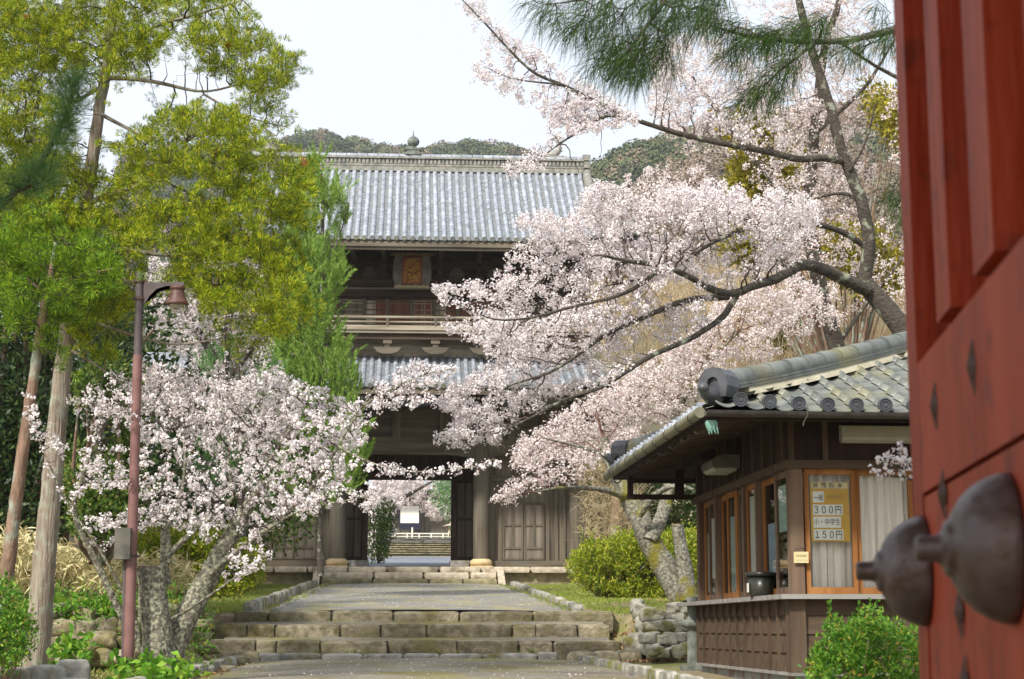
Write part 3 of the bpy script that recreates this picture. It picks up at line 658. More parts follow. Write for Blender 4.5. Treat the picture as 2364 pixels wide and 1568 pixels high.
for sg in (-1, 1):
    b = MB(); x0, x1 = sorted((sg * hx, sg * (hx + .2)))
    for q, (ww, za, zc) in enumerate(((.5, z0 - .35, z0 + .0), (.42, z0, z0 + .2), (.52, z0 + .2, z0 + .3), (.42, z0 + .3, z0 + .45), (.5, z0 + .45, zt1 + .0), (.36, zt1, zt1 + .12))):
        b.box(x0 - .01 * (q % 2), x1 + .03 * (q % 2), -ww / 2, ww / 2, za, zc)
    b.lathe([(0, 0), (.13, .02), (.14, .12), (0, .14)], (sg * (hx + .1), -.28, z0 - .2), 10, axis=1)
    b.build("ridge_end_tile", M["ridge_tile"], gate)
    # descending verge ridge and corner hip ridge
    b = MB()
    pts = []
    for w in np.linspace(.04, .74, 14): yy, zz = surf(w, 5.3); pts.append((sg * 5.48, yy, zz + .08))
    b.tube(pts, .13, 8); b2 = [(p[0], p[1], p[2] - .12) for p in pts]; b.tube(b2, .16, 4)
    pts = []
    for w in np.linspace(.72, 1.02, 8):
        f = (w - .72) / .28; x = 5.36 + 1.28 * f; yy, zz = surf(w, x); pts.append((sg * x, yy, zz + .10 + .12 * f * f))
    b.tube(pts, .12, 8); b.tube([(p[0], p[1], p[2] - .11) for p in pts], .15, 4)
    b.tube([(-0 + p[0], -p[1], p[2]) for p in pts], .15, 6)
    b.box(pts[-1][0] - .12, pts[-1][0] + .12, pts[-1][1] - .06, pts[-1][1] + .02, pts[-1][2] - .2, pts[-1][2] + .2)
    b.build("descending_ridge", M["ridge_tile"], gate)
    # gable with side skirt roof
    b = MB(); x = sg * 5.2
    pr = [(yy, zz - .1) for yy, zz in (surf(w, 5) for w in np.linspace(0.02, .72, 8))]
    b.prism(pr + [(-pr[-1][0], pr[-1][1])] + [(-p[0], p[1]) for p in pr[::-1][1:]], 0, x - .04, x + .04)
    b.build("gable_wall", M["dark_timber_h"], gate)
    b = MB(); s0 = surf(.72, 5.5); s1 = surf(1.0, 6.75); n = 26
    for q in range(n):
        ya = s1[0] + (-2 * s1[0]) * q / n; yb = ya + .14; 
        if abs(ya) < abs(s0[0]) + 1.3: b.tube([(sg * 5.4, np.clip(ya, s0[0], -s0[0]), s0[1] + .02), (sg * 6.75, ya, s1[1] - .2)], .07, 6)
    b.add([(sg * 5.3, s0[0], s0[1]), (sg * 5.3, -s0[0], s0[1]), (sg * 6.75, -s1[0], s1[1] - .02), (sg * 6.75, s1[0], s1[1] - .02)], [(0, 1, 2, 3)])
    b.build("skirt_roof", M["tile"], gate)
# finial: onion jewel on a box; fish tiles
b = MB(); zz = zt1 + .05
b.box(-.34, .34, -.2, .2, zz, zz + .10); b.box(-.27, .27, -.17, .17, zz + .10, zz + .22); b.box(-.34, .34, -.2, .2, zz + .22, zz + .28)
b.lathe([(.0, .28), (.22, .28), (.20, .33), (.10, .36), (.12, .40), (.22, .47), (.265, .58), (.25, .68), (.17, .78), (.07, .84), (.03, .90), (.012, 1.1), (0, 1.12)], (0, 0, zz), 22)
b.v = [(v - [0, 0, zz]) * .74 + [0, 0, zz] for v in b.v]; b.build("jewel_finial", M["stone_post"], gate)
for sg in (-1, 1):
    b = MB(); fx = sg * 4.5; z = zt1 + .05
    body = [(-.42, .06, .10), (-.25, .10, .12), (-.05, .14, .15), (.10, .25, .14), (.17, .42, .11), (.15, .58, .085), (.08, .70, .065), (-.02, .78, .05)]
    b.tube([(fx + sg * p[0], 0, z + p[1]) for p in body], [p[2] for p in body], 9)
    b.prism([(fx + sg * -.0, z + .74), (fx + sg * -.28, z + .72), (fx + sg * -.1, z + .84), (fx + sg * .12, z + .98), (fx + sg * .26, z + 1.14), (fx + sg * .2, z + .88), (fx + sg * .14, z + .66)], 1, -.04, .04)
    b.box(fx - .5, fx + .35, -.14, .14, z - .02, z + .05)
    for q in range(5): b.prism([(fx + sg * (.20 + .012 * q), z + .2 + .1 * q), (fx + sg * (.33 - .02 * q), z + .3 + .1 * q), (fx + sg * (.2), z + .32 + .1 * q)], 1, -.015, .015)
    b.v = [(v - [fx, 0, z]) * .78 + [fx, 0, z] for v in b.v]; b.build("fish_tile", M["stone_grey"], gate)

# ---- upper storey
yU = -1.7; HU = 4.3
zs = {k: zl(k, yU) for k in (578, 590, 645, 655, 668, 690, 695, 752)}
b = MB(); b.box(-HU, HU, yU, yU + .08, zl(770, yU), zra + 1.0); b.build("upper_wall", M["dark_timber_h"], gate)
b = MB()
b.box(-HU - .25, HU + .25, yU - .22, yU - .0, zl(665, yU), zl(648, yU)); b.box(-HU - .1, HU + .1, yU - .13, yU, zl(688, yU), zl(671, yU)); b.box(-HU, HU, yU - .08, yU, zl(693, yU), zl(689, yU) + .0)
b.build("head_beam", M["dark_timber_h"], gate)
b = MB(); b.box(-HU, HU, yU - .035, yU - .002, zl(671, yU), zl(665, yU)); b.build("pale_string_board", M["pale_timber_h"], gate)
for x in (-4.2, -2.9, -1.75, -.85, .85, 2.0, 3.1, 4.2): bracket("bracket_set", x, yU - .06, zl(646, yU), zl(588, yU) - zl(646, yU), gate, M["dark_timber_h"], 1.15, 1.6)
b = MB()
for k, yy in enumerate((-3.4, -2.9, -2.4)): b.box(-4.9, 4.9, yy, yy + .12, zl(590, yU) - .0 + .04 * k, zl(590, yU) + .14 + .04 * k)
build_each(b, "eave_purlin", M["dark_timber_h"], gate)
for x in (-3.5, -2.35, -1.3, 1.35, 2.5, 3.6):
    b = MB(); zz = zl(645, yU); b.prism([(x - .26, zz), (x - .2, zz + .26), (x - .08, zz + .36), (x + .08, zz + .36), (x + .2, zz + .26), (x + .26, zz)], 1, yU - .06, yU - .01)
    b.build("frog_leg_strut", M["timber_h"], gate)
# wall bays: posts, sliding panels
za, zc = zl(752, yU), zl(694, yU)
posts = [-4.2, -3.5, -2.82, -2.12, -1.42, -.74, .0, .68, 1.38, 2.1, 2.8, 3.5, 4.2]
kinds = ["pale_timber_v", "red_timber_v", "red_timber_v", "timber_v", "pale_timber_v", "red_timber_v", "red_timber_v", "pale_timber_v", "red_timber_v", "red_timber_v", "pale_timber_v", "timber_v"]
b = MB()
for x in posts: b.box(x - .05, x + .05, yU - .09, yU, za, zc + .02)
build_each(b, "wall_post", M["timber_v"], gate)
for q in range(12):
    x0, x1 = posts[q] + .05, posts[q + 1] - .05; xm = (x0 + x1) / 2
    p = MB(); half = q in (4, 7)
    p.box(x0, xm if half else x1, yU - .035, yU - .002, za, zc); o = p.build("sliding_panel", M[kinds[q]], gate)
    f = MB()
    if half: p2 = MB(); p2.box(xm, x1, yU - .03, yU - .002, za, zc); p2.build("inner_panel", M["red_timber_v"], o)
    for zz in (za, za + .3, zc - .32, zc - .12, zc - .03): f.box(x0, x1, yU - .055, yU - .036, zz, zz + .03)
    if kinds[q] == "red_timber_v":
        for xx in (x0 + .02, xm - .05, xm + .03, x1 - .05): f.box(xx, xx + .02, yU - .053, yU - .036, za, zc)
    f.build("panel_rail", M["timber_h" if q % 3 else "pale_timber_h"], o)
# balcony
yB = -3.2; zb0, zb1 = zl(769, yB), zl(757, yB)
b = MB(); b.box(-5.3, 5.3, yB, yU, zb0, zb1); b.box(-5.35, 5.35, yB - .05, yB + .02, zb1 - .07, zb1 + .03); b.build("balcony_floor", M["pale_timber_h"], gate)
b = MB(); b.box(-5.2, 5.2, yB + .1, yB + .25, zb0 - .17, zb0 - .003); b.build("balcony_beam", M["dark_timber_h"], gate)
b = MB()
for yp, r in ((733, .042), (744, .03), (754, .03)): zz = zl(yp, yB); b.tube([(-5.4, yB, zz), (0, yB, zz), (5.4, yB, zz)], r, 8)
b.build("balcony_rails", M["pale_timber_h"], gate)
b = MB()
for x in np.arange(-4.9, 5, 1.4): b.box(x - .04, x + .04, yB - .035, yB + .035, zb1, zl(734, yB))
build_each(b, "rail_post", M["timber_v"], gate)
for x in np.arange(-4.9, 5, 1.4):
    b = MB(); z1 = zb0 - .17; y = yB + .25
    b.box(x - .13, x + .13, y - .12, y + .12, z1 - .12, z1); b.box(x - .08, x + .08, y - .08, y + .08, z1 - .25, z1 - .12)
    b.prism([(x - .42, z1 - .22), (x - .30, z1 - .36), (x - .12, z1 - .42), (x + .12, z1 - .42), (x + .30, z1 - .36), (x + .42, z1 - .22)], 1, y - .1, y + .1)
    b.build("balcony_bracket", M["timber_h"], gate)
yW = -2.35
b = MB(); b.box(-4.9, 4.9, yW, yW + .06, zl(830, yW), zl(778, yW)); b.box(-4.95, 4.95, yW - .05, yW, zl(798, yW) - .02, zl(798, yW) + .03)
b.box(-4.92, 4.92, yW - .03, yW, zl(826, yW), zl(799, yW)); b.build("waist_board", M["pale_timber_h"], gate)
for sg in (-1, 1):          # side walls of both storeys
    b = MB(); a0, a1 = sorted((sg * (HU - .08), sg * HU)); b.box(a0, a1, yU + .08, 1.7, zl(830, yU), zra + 1.0)
    a0, a1 = sorted((sg * (H2 - .04), sg * (H2 + .04))); b.box(a0, a1, -1.8, 1.8, .02, zt); b.build("side_wall", M["timber_v"], gate)
b = MB(); b.box(-HU, HU, 1.62, 1.7, zl(830, yU), zra + 1.0); b.build("rear_wall", M["dark_timber_v"], gate)
# lower roof
yL0, yL1 = yW - .02, -4.7
zl0, zl1 = zl(827, yL0), zl(893, yL1)
gate_roof("lower_roof", yL0, zl0, yL1, zl1, 4.9, 7.0, .2285, 0.0, .03, gate, back=False)
for sg in (-1, 1):
    b = MB(); pts = [(sg * (4.9 + 2.12 * f), yL0 - (yL0 - yL1) * f, zl0 - (zl0 - zl1) * f + .09 + .22 * f ** 3) for f in np.linspace(0, 1.02, 8)]
    b.tube(pts, .12, 8); b.tube([(p[0], p[1], p[2] - .12) for p in pts], .15, 5)
    b.build("hip_ridge", M["tile"], gate)
b = MB()
for sg in (-1, 1): b.add([(sg * 4.9, yL0, zl0), (sg * 4.9, 2.4, zl0), (sg * 7.0, 4.7, zl1), (sg * 7.0, yL1, zl1)], [(0, 1, 2, 3)])
b.add([(-4.9, 2.4, zl0), (4.9, 2.4, zl0), (7.0, 4.7, zl1), (-7.0, 4.7, zl1)], [(0, 1, 2, 3)])
b.build("rear_roof_slope", M["tile"], gate)
b = MB(); b.box(-6.95, 6.95, yL1 + .04, yL1 + .12, zl1 - .2, zl1 - .03); b.build("eave_fascia", M["timber_h"], gate)
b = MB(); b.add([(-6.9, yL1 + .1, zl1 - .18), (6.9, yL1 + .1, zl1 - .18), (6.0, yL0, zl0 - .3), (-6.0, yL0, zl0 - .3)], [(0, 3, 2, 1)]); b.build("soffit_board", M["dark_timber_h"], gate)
rafters(97, 6.6, -4.2, zl1 - .20, -2.2, zl1 + .35, .09, "lower_rafter")

# name plaque hanging under the upper eave
yq = -2.75
za, zc = zl(668, yq), zl(588, yq)
pq = thing("name_plaque", "gilded upright name plaque with dark carved frame under upper eave", "plaque", (gx - yq * math.sin(ROT), gy + yq * math.cos(ROT), Z_FLOOR + za), ROT)
hh = zc - za; xq = .02
b = MB(); b.box(-.25, .25, -.03, .03, .18 * hh, .88 * hh); b.build("gilt_board", mat("gilt", (.26, .12, .02), (.42, .21, .035), scale=14, rough=.6, bump=.8, bscale=14, c3=(.16, .06, .015), s3=12, f3=.5, w3=.08), pq)
b = MB()
for x0, x1 in ((-.31, -.25), (.25, .31)): b.box(x0, x1, -.05, .04, .15 * hh, .92 * hh)
b.box(-.31, .31, -.05, .04, .88 * hh, .93 * hh); b.box(-.31, .31, -.05, .04, .13 * hh, .18 * hh); b.build("inner_frame", M["red_timber_v"], pq)
b = MB()
for sg in (-1, 1):
    b.prism([(sg * .31, .10 * hh), (sg * .31, .96 * hh), (sg * .50, .98 * hh), (sg * .56, .70 * hh), (sg * .57, .35 * hh), (sg * .50, .08 * hh)][::sg], 1, -.04, .03)
b.build("carved_side", M["ridge_dark"], pq)
b = MB(); b.prism([(-.64, .97 * hh), (-.60, 1.02 * hh), (.60, 1.02 * hh), (.64, .97 * hh)], 1, -.12, .03); b.build("top_rail", mat("rail_gold", (.14, .07, .03), (.24, .13, .05), scale=10), pq)
b = MB()
for q in range(9):
    x = -.46 + q * .115; th = np.linspace(0, 5, 10); b.tube(np.stack([x + .055 * np.cos(th), np.full(10, -.05), .06 * hh + .05 * np.sin(th) * (1.2 if q % 2 else .8)], 1), .014, 5)
b.box(-.5, .5, -.04, .02, .035 * hh, .10 * hh); b.build("gilt_cloud_carving", M["ridge_gold"], pq)
# ------------------------------------------------------------------ the ticket booth
BROT = math.atan(.078); BX, BY, BZ = 2.63, 16.2, -.576
booth = thing("ticket_booth", "dark timber ticket booth with grey pantiled hipped roof beside the stairs", "booth", (BX, BY, BZ), BROT)
BL, BW = 4.8, 4.8           # depth back from the corner, width to the right
zS, zH = .889, 2.053        # counter top, head beam underside
def bpos(x, y, z):
    c, s_ = math.cos(BROT), math.sin(BROT); return (BX + x * c - y * s_, BY + x * s_ + y * c, BZ + z)
M["base_paint"] = mat("base_paint", (.22, .25, .25), (.36, .37, .35), scale=5, stretch=(6, 6, .4), rough=.8, c3=(.20, .13, .11), s3=4, f3=.52, w3=.1)
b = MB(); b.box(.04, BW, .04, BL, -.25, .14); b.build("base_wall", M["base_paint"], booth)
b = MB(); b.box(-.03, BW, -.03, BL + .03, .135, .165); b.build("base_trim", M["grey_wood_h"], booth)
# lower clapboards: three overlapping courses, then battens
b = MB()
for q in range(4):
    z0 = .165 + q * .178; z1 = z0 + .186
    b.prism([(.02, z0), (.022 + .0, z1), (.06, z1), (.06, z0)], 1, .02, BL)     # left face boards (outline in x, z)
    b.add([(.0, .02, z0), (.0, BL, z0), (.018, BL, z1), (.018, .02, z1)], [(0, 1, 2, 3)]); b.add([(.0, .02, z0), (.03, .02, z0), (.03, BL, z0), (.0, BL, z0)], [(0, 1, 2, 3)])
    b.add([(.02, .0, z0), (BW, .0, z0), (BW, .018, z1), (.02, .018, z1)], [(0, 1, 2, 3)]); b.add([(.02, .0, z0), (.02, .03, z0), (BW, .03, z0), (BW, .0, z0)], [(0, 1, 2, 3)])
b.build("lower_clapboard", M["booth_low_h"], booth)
b = MB()
for q in range(13): y = .16 + q * (BL - .2) / 12; b.box(-.022, .02, y, y + .035, .165, zS - .05)
for x in (.62, 1.22, 1.85, 2.5): b.box(x, x + .05, -.022, .02, .165, zS - .05)
b.box(-.03, .12, -.03, .12, .165, zS - .04); build_each(b, "lower_batten", M["booth_low_v"], booth)
b = MB()                    # counter shelf, overhanging at both faces
b.box(-.13, .1, -.13, BL + .75, zS - .045, zS); b.box(.1, BW, -.13, .12, zS - .045, zS); b.box(.1, BW, .1, BL, zS - .04, zS - .005)
b.build("counter_shelf", M["grey_wood_h"], booth)
# posts
for (x, y, w) in ((0, 0, .13), (0, 1.45, .07), (0, 2.08, .08), (0, 3.58, .08), (0, 4.66, .12), (1.28, 0, .06), (2.6, 0, .1)):
    b = MB(); b.box(x, x + w, y, y + w, zS, zH + .06); b.build("corner_post" if (x == 0 and y == 0) else "window_post", M["post_wood_v"], booth)
b = MB(); b.box(-.035, .14, -.035, BL + .05, zH + .02, zH + .10); b.box(.14, BW, -.035, .12, zH + .02, zH + .10); b.build("head_beam", M["booth_low_h"], booth)
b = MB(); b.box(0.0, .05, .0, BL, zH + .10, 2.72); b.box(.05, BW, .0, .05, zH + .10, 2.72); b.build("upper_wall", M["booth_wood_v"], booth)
b = MB()
for q in range(11): y = .12 + q * (BL - .1) / 10.6; b.box(-.028, -.001, y, y + .04, zH + .10, 2.72)
for x in (.0, .33, 1.6, 3.2): b.box(x, x + .05, -.028, -.001, zH + .10, 2.72)
build_each(b, "upper_batten", M["booth_low_v"], booth)
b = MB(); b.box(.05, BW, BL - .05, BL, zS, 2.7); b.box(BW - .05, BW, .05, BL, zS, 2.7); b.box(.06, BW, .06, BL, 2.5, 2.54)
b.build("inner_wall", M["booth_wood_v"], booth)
# windows
def window(face, a, z0, z1, w, off, fw=.045, mfr="frame_wood_v", glassm="glass"):
    """a sash of width w starting at a; face 'l' lies in the left wall, 'f' in the front wall"""
    s = MB(); g = MB()
    def bx(m, u0, u1, za, zb, t0, t1):
        if face == 'f': m.box(u0, u1, t0, t1, za, zb)
        else: m.box(t0, t1, u0, u1, za, zb)
    bx(s, a, a + fw, z0, z1, off, off + .03); bx(s, a + w - fw, a + w, z0, z1, off, off + .03)
    bx(s, a + fw, a + w - fw, z0, z0 + fw * 1.5, off, off + .028); bx(s, a + fw, a + w - fw, z1 - fw * 1.2, z1, off, off + .028)
    u0, u1, za, zb, t = a + fw, a + w - fw, z0 + fw * 1.5, z1 - fw * 1.2, off + .014
    g.add([(u0, t, za), (u1, t, za), (u1, t, zb), (u0, t, zb)] if face == 'f' else [(t, u1, za), (t, u0, za), (t, u0, zb), (t, u1, zb)], [(0, 1, 2, 3)])
    o = s.build("window", M[mfr], booth); g.build("pane", M[glassm], o); return o
for k, (a, w) in enumerate(((.15, .60), (.72, .72), (1.54, .52), (2.18, .48), (2.62, .48), (3.08, .48), (3.68, .50), (4.14, .50))):
    window('l', a, zS, zH + .02, w, .03 + .035 * (k % 2), mfr="post_wood_v" if k in (0, 3, 6) else "frame_wood_v", glassm="glass_side", fw=.05)
for k, (a, w) in enumerate(((.15, .50), (.655, .56), (1.35, .60), (1.97, .60))):
    window('f', a, zS, zH + .02, w, .03 + .035 * (k % 2), glassm="glass")
# roof
EX, EY = -.93, -.78          # eave corner
W2 = BW + 1.7; L2 = BL + 1.55; sl = .36; ze = (1.956 + .576) + .0
hw = min(W2, L2) / 2
cx0, cy0 = EX, EY; cx1, cy1 = EX + W2, EY + L2
# S-shaped pantiles: a height field over each slope, swept in courses
def pantiles(name, face, m):
    b = MB(); sp = .268; ln = .235
    prof_n = 13; u = np.linspace(0, 1, prof_n)
    prof = np.where(u < .34, .045 * np.sin(u / .34 * np.pi) + .010, -.026 * np.sin((u - .34) / .66 * np.pi) + .012 * (1 - (u - .34) / .66))
    n_c = int((W2 if face in 'fb' else L2) / sp); n_r = int(hw / ln) + 1; total = W2 if face in 'fb' else L2
    for c in range(n_c + 1):
        a0 = c * sp
        for r in range(n_r):
            d0, d1 = r * ln, (r + 1) * ln + .03      # distance up from the eave (plan)
            mid = (d0 + d1) / 2
            if a0 + sp * .5 < mid - .05 or a0 + sp * .5 > total - mid + .05 or mid > hw: continue
            aa = a0 + u * sp; rows = []
            for d, lift in ((d0, .020), (d1, .0)):
                z = ze + sl * d + lift + prof
                cc = .06 * (1 - np.clip(d / 1.2, 0, 1)) * (np.clip(1 - aa / 1.3, 0, 1) ** 2 + np.clip(1 - (total - aa) / 1.3, 0, 1) ** 2)
                z = z + cc
                if face == 'f': v = np.stack([cx0 + aa, np.full(prof_n, cy0 + d), z], 1)
                elif face == 'b': v = np.stack([cx0 + aa, np.full(prof_n, cy1 - d), z], 1)
                elif face == 'l': v = np.stack([np.full(prof_n, cx0 + d), cy0 + total - aa, z], 1)
                else: v = np.stack([np.full(prof_n, cx1 - d), cy0 + aa, z], 1)
                rows.append(v)
            low = rows[0].copy(); low[:, 2] -= .024
            v = np.vstack([low, rows[0], rows[1]]); f = []
            for j in range(prof_n - 1): f += [(j, j + 1, prof_n + j + 1, prof_n + j), (prof_n + j, prof_n + j + 1, 2 * prof_n + j + 1, 2 * prof_n + j)]
            b.add(v, f, 0, True)
    return b.build(name, m, booth)
pt = pantiles("front_pantiles", 'f', M["tile_old"]); pantiles("left_pantiles", 'l', M["tile_old"]); pantiles("rear_pantiles", 'b', M["tile_old"]); pantiles("right_pantiles", 'r', M["tile_old"])
b = MB()
for c in range(1, int(W2 / .268)):      # round end discs with a curled mark, front eave
    x = cx0 + c * .268 + .045; z = ze + .052 + .06 * max(0, 1 - (c * .268) / 1.3) ** 2
    b.lathe([(0, -.012), (.018, -.012), (.02, -.004), (.034, -.004), (.036, -.014), (.046, -.014), (.048, -.006), (.052, -.006), (.056, -.02), (.066, -.02), (.068, .03)], (x, cy0 - .005, z), 18, axis=1, smooth=False)
b.build("front_tile_ends", M["tile_dark"], booth)
b = MB()
for c in range(int(L2 / .268)):
    y = cy1 - c * .268 - .045; b.lathe([(0, -.015), (.03, -.015), (.034, -.006), (.066, -.006), (.068, .06)], (cx0 - .005, y, ze + .05), 12, axis=0, smooth=False)
    b.box(cx0 - .03, cx0 + .02, y - .14, y - .07, ze - .02, ze + .03)
b.build("left_tile_ends", M["tile"], booth)
# underlay and hip ridges
apx = hw; zA = ze + sl * hw
b = MB(); u = -.03
c4 = [(cx0 + .05, cy0 + .05, ze + u), (cx1 - .05, cy0 + .05, ze + u), (cx1 - .05, cy1 - .05, ze + u), (cx0 + .05, cy1 - .05, ze + u)]
r0 = (cx0 + hw, cy0 + hw, zA + u); r1 = (cx1 - hw, cy1 - hw, zA + u)
b.add(c4 + [r0, r1], [(3, 4, 0)]); b.add(c4 + [r0, r1], [(0, 1, 5, 4), (2, 3, 4, 5)]); b.add(c4 + [r0, r1], [(1, 2, 5)])
b.build("roof_underlay", M["tile_dark"], booth)
def hip(corner, dirx, diry, apex, name="hip_ridge"):
    cxx, cyy = corner; n = 14; o = None
    L_ = hw; pts = []
    for f in np.linspace(.045, 1, n): 
        x = cxx + dirx * L_ * f; y = cyy + diry * L_ * f; z = ze + sl * L_ * f + .09 * (1 - f) ** 3 + .02; pts.append(np.array([x, y, z]))
    pts = np.array(pts); d = np.array([dirx, diry, 0]) / math.sqrt(2); nrm = np.array([-d[1], d[0], 0])
    def slab(m, w0, w1, h0, h1, i0=0):
        V = []
        for p in pts[i0:]:
            for (ww, hh_) in ((-w0, h0), (w0, h0), (w1, h1), (-w1, h1)): V.append(p + nrm * ww + np.array([0, 0, hh_]))
        k = len(pts) - i0; ii, jj = np.meshgrid(np.arange(k - 1), np.arange(4), indexing='ij')
        m.add(V, np.stack([ii * 4 + jj, ii * 4 + (jj + 1) % 4, (ii + 1) * 4 + (jj + 1) % 4, (ii + 1) * 4 + jj], -1).reshape(-1, 4)); m.add([V[0], V[1], V[2], V[3]], [(0, 1, 2, 3)])
    b = MB(); slab(b, .15, .11, -.04, .035, 1); o = b.build("mortar_bed", M["plaster"], booth)
    b = MB()
    for q in range(3): slab(b, .125 - .01 * q, .125 - .01 * q, .035 + .03 * q, .06 + .03 * q)
    b.build(name, M["tile_old"], booth)
    b = MB(); slab(b, .10, .10, .03, .125); b.build("ridge_core", M["tile_dark"], booth)
    b = MB()
    for q in range(n - 1):
        p, r = pts[q] + [0, 0, .115], pts[q + 1] + [0, 0, .115]; m_ = p + (r - p) * .5
        b.tube([p, m_ - (r - p) * .03], [.105, .10], 12); b.tube([m_ - (r - p) * .05, r], [.11, .105], 12)
    b.build("ridge_cap_tile", M["tile_old"], booth)
    # end tile, facing outward along the hip
    e = pts[0]; yaw = math.atan2(diry, dirx); b = MB()
    prof = [(-.14, -.03), (-.16, .07), (-.14, .17), (-.08, .235), (0, .25), (.08, .235), (.14, .17), (.16, .07), (.14, -.03)]
    ins = [(-.065, .02), (-.075, .08), (-.045, .145), (0, .16), (.045, .145), (.075, .08), (.065, .02)]
    def to(l, w, z): return e + d * l + nrm * w + np.array([0, 0, z])
    V0 = [to(-.10, a, z) for a, z in prof]; V1 = [to(.12, a * .93, z * .96) for a, z in prof]; k = len(prof)
    b.add(V0 + V1, [(q, (q + 1) % k, k + (q + 1) % k, k + q) for q in range(k)])
    I0 = [to(-.10, a, z) for a, z in ins]; I1 = [to(-.06, a * .9, z * .95 + .006) for a, z in ins]; ki = len(ins)
    for q in range(ki): b.add([I0[q], I0[(q + 1) % ki], I1[(q + 1) % ki], I1[q]], [(0, 1, 2, 3)])
    mi = [0, 1, 2, 3, 3, 3, 4, 5, 6]      # ring between outline and inset
    for q in range(k - 1): b.add([V0[q], V0[q + 1], I0[min(mi[q + 1], ki - 1)], I0[mi[q]]], [(0, 1, 2, 3)])
    b.add([V0[0], I0[0], I0[-1], V0[-1]], [(0, 1, 2, 3)])
    cI = np.mean(I1, 0)
    for q in range(ki): b.add([cI, I1[q], I1[(q + 1) % ki]], [(0, 1, 2)])
    b.build("ridge_end_tile", M["tile_dark"], booth)
    b = MB(); t0 = to(-.05, 0, -.02); t1 = to(-.20, 0, .0); t2 = to(-.25, 0, .045)
    b.tube([t0, to(-.14, 0, -.015), t1, t2], [.09, .08, .06, .045], 12); b.lathe([(0, -.05), (.05, -.03), (.055, 0), (.04, .035), (0, .045)], t2, 10)
    b.build("corner_tile", M["tile_dark"], booth)
hip((cx0, cy0), 1, 1, r0); hip((cx0, cy1), 1, -1, r0); hip((cx1, cy0), -1, 1, r1); hip((cx1, cy1), -1, -1, r1)
# soffit boards, fascia, rafters
b = MB(); zs0 = ze - .10
b.add([(cx0 + .03, cy0 + .03, zs0), (cx1 - .03, cy0 + .03, zs0), (cx1 - 1.0, .02, zs0 + .24), (0.02, .02, zs0 + .24)], [(0, 3, 2, 1)])
b.add([(cx0 + .03, cy0 + .03, zs0), (0.02, .02, zs0 + .24), (0.02, BL, zs0 + .24), (cx0 + .03, cy1 - .03, zs0)], [(0, 1, 2, 3)])
b.add([(cx0 + .03, cy1 - .03, zs0), (0.02, BL, zs0 + .24), (cx1 - 1.0, BL, zs0 + .24), (cx1 - .03, cy1 - .03, zs0)], [(0, 1, 2, 3)])
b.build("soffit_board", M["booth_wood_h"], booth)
b = MB(); b.box(cx0 + .02, cx1, cy0 + .015, cy0 + .04, zs0 - .0, ze - .02); b.box(cx0 + .015, cx0 + .04, cy0 + .02, cy1, zs0, ze - .02); b.build("eave_fascia", M["booth_wood_h"], booth)
b = MB()
for y in np.arange(-.4, BL + .5, .42):
    v = [(cx0 + .05, y, zs0 - .045), (cx0 + .05, y + .045, zs0 - .045), (cx0 + .05, y + .045, zs0 - .002), (cx0 + .05, y, zs0 - .002), (0, y, zs0 + .19), (0, y + .045, zs0 + .19), (0, y + .045, zs0 + .236), (0, y, zs0 + .236)]
    b.add(v, [(0, 1, 2, 3), (0, 4, 5, 1), (1, 5, 6, 2), (4, 0, 3, 7)])
build_each(b, "eave_rafter", M["booth_low_v"], booth)
b = MB(); yb_ = BL + .05                    # bracket beams carrying the far end of the left eave
b.box(-.85, .0, yb_ - .1, yb_, 2.13, 2.19); b.box(-.80, .0, yb_ - .1, yb_ - .02, 2.33, 2.38); b.box(-.25, -.15, yb_ - .10, yb_, 2.19, 2.50); b.box(-.84, -.78, yb_ - .1, yb_, 2.19, 2.50); b.box(-.16, .0, yb_ - 1.3, yb_ - .12, 2.50, 2.75)
b.build("eave_bracket", M["booth_wood_h"], booth)
# gutters
M["gutter_dark"] = mat("gutter_dark", (.035, .030, .030), (.06, .055, .05), scale=10, rough=.5)
M["gutter_olive"] = mat("gutter_olive", (.13, .125, .085), (.20, .19, .13), scale=7, rough=.6)
M["copper_green"] = mat("copper_green", (.10, .24, .20), (.20, .36, .30), scale=16, rough=.7)
b = MB(); th = np.linspace(math.pi, 2 * math.pi, 7)
def gut(m, p, q, r):
    p, q = np.array(p), np.array(q); d = (q - p) / np.linalg.norm(q - p); n_ = np.array([d[1], -d[0], 0])
    for rr, fl in ((r, 1), (r * .92, 0)):
        A = [p + n_ * rr * math.cos(t) + np.array([0, 0, rr * math.sin(t)]) for t in th]; B = [q + (a - p) for a in A]; k = len(A)
        m.add(A + B, [(i, i + 1, k + i + 1, k + i) for i in range(k - 1)], 0, True)
gut(b, (cx0 - .02, cy0 - .06, ze - .02), (cx1, cy0 - .06, ze - .045), .055); o = b.build("front_gutter", M["gutter_dark"], booth)
b = MB()
for x in (cx0 + .9, cx0 + 2.4, cx0 + 4.0):
    b.tube([(x, cy0 - .125, ze + .03), (x, cy0 - .12, ze - .06), (x - .02, cy0 - .06, ze - .11), (x - .03, cy0 - .06, ze - .15)], .005, 6)
build_each(b, "gutter_hook", M["grey_box"], o)
b = MB(); b.tube([(cx0 - .06, cy0 + .0, ze - .03), (cx0 - .06, (cy0 + cy1) / 2, ze - .04), (cx0 - .06, cy1 + .05, ze - .05)], .05, 14); o = b.build("left_gutter", M["gutter_olive"], booth)
b = MB()
for q in range(9):
    y = cy0 + .35 + q * .68; b.tube([(cx0 - .06 + .054 * math.cos(t), y, ze - .04 + .054 * math.sin(t)) for t in np.linspace(0, 6.28, 12)], .006, 5)
    b.tube([(cx0 - .0 + .05 * math.cos(t), y + .06, ze - .13 + .05 * math.sin(t)) for t in np.linspace(-2.6, 1.4, 10)], .008, 5)
b.build("gutter_strap", M["gutter_dark"], o)
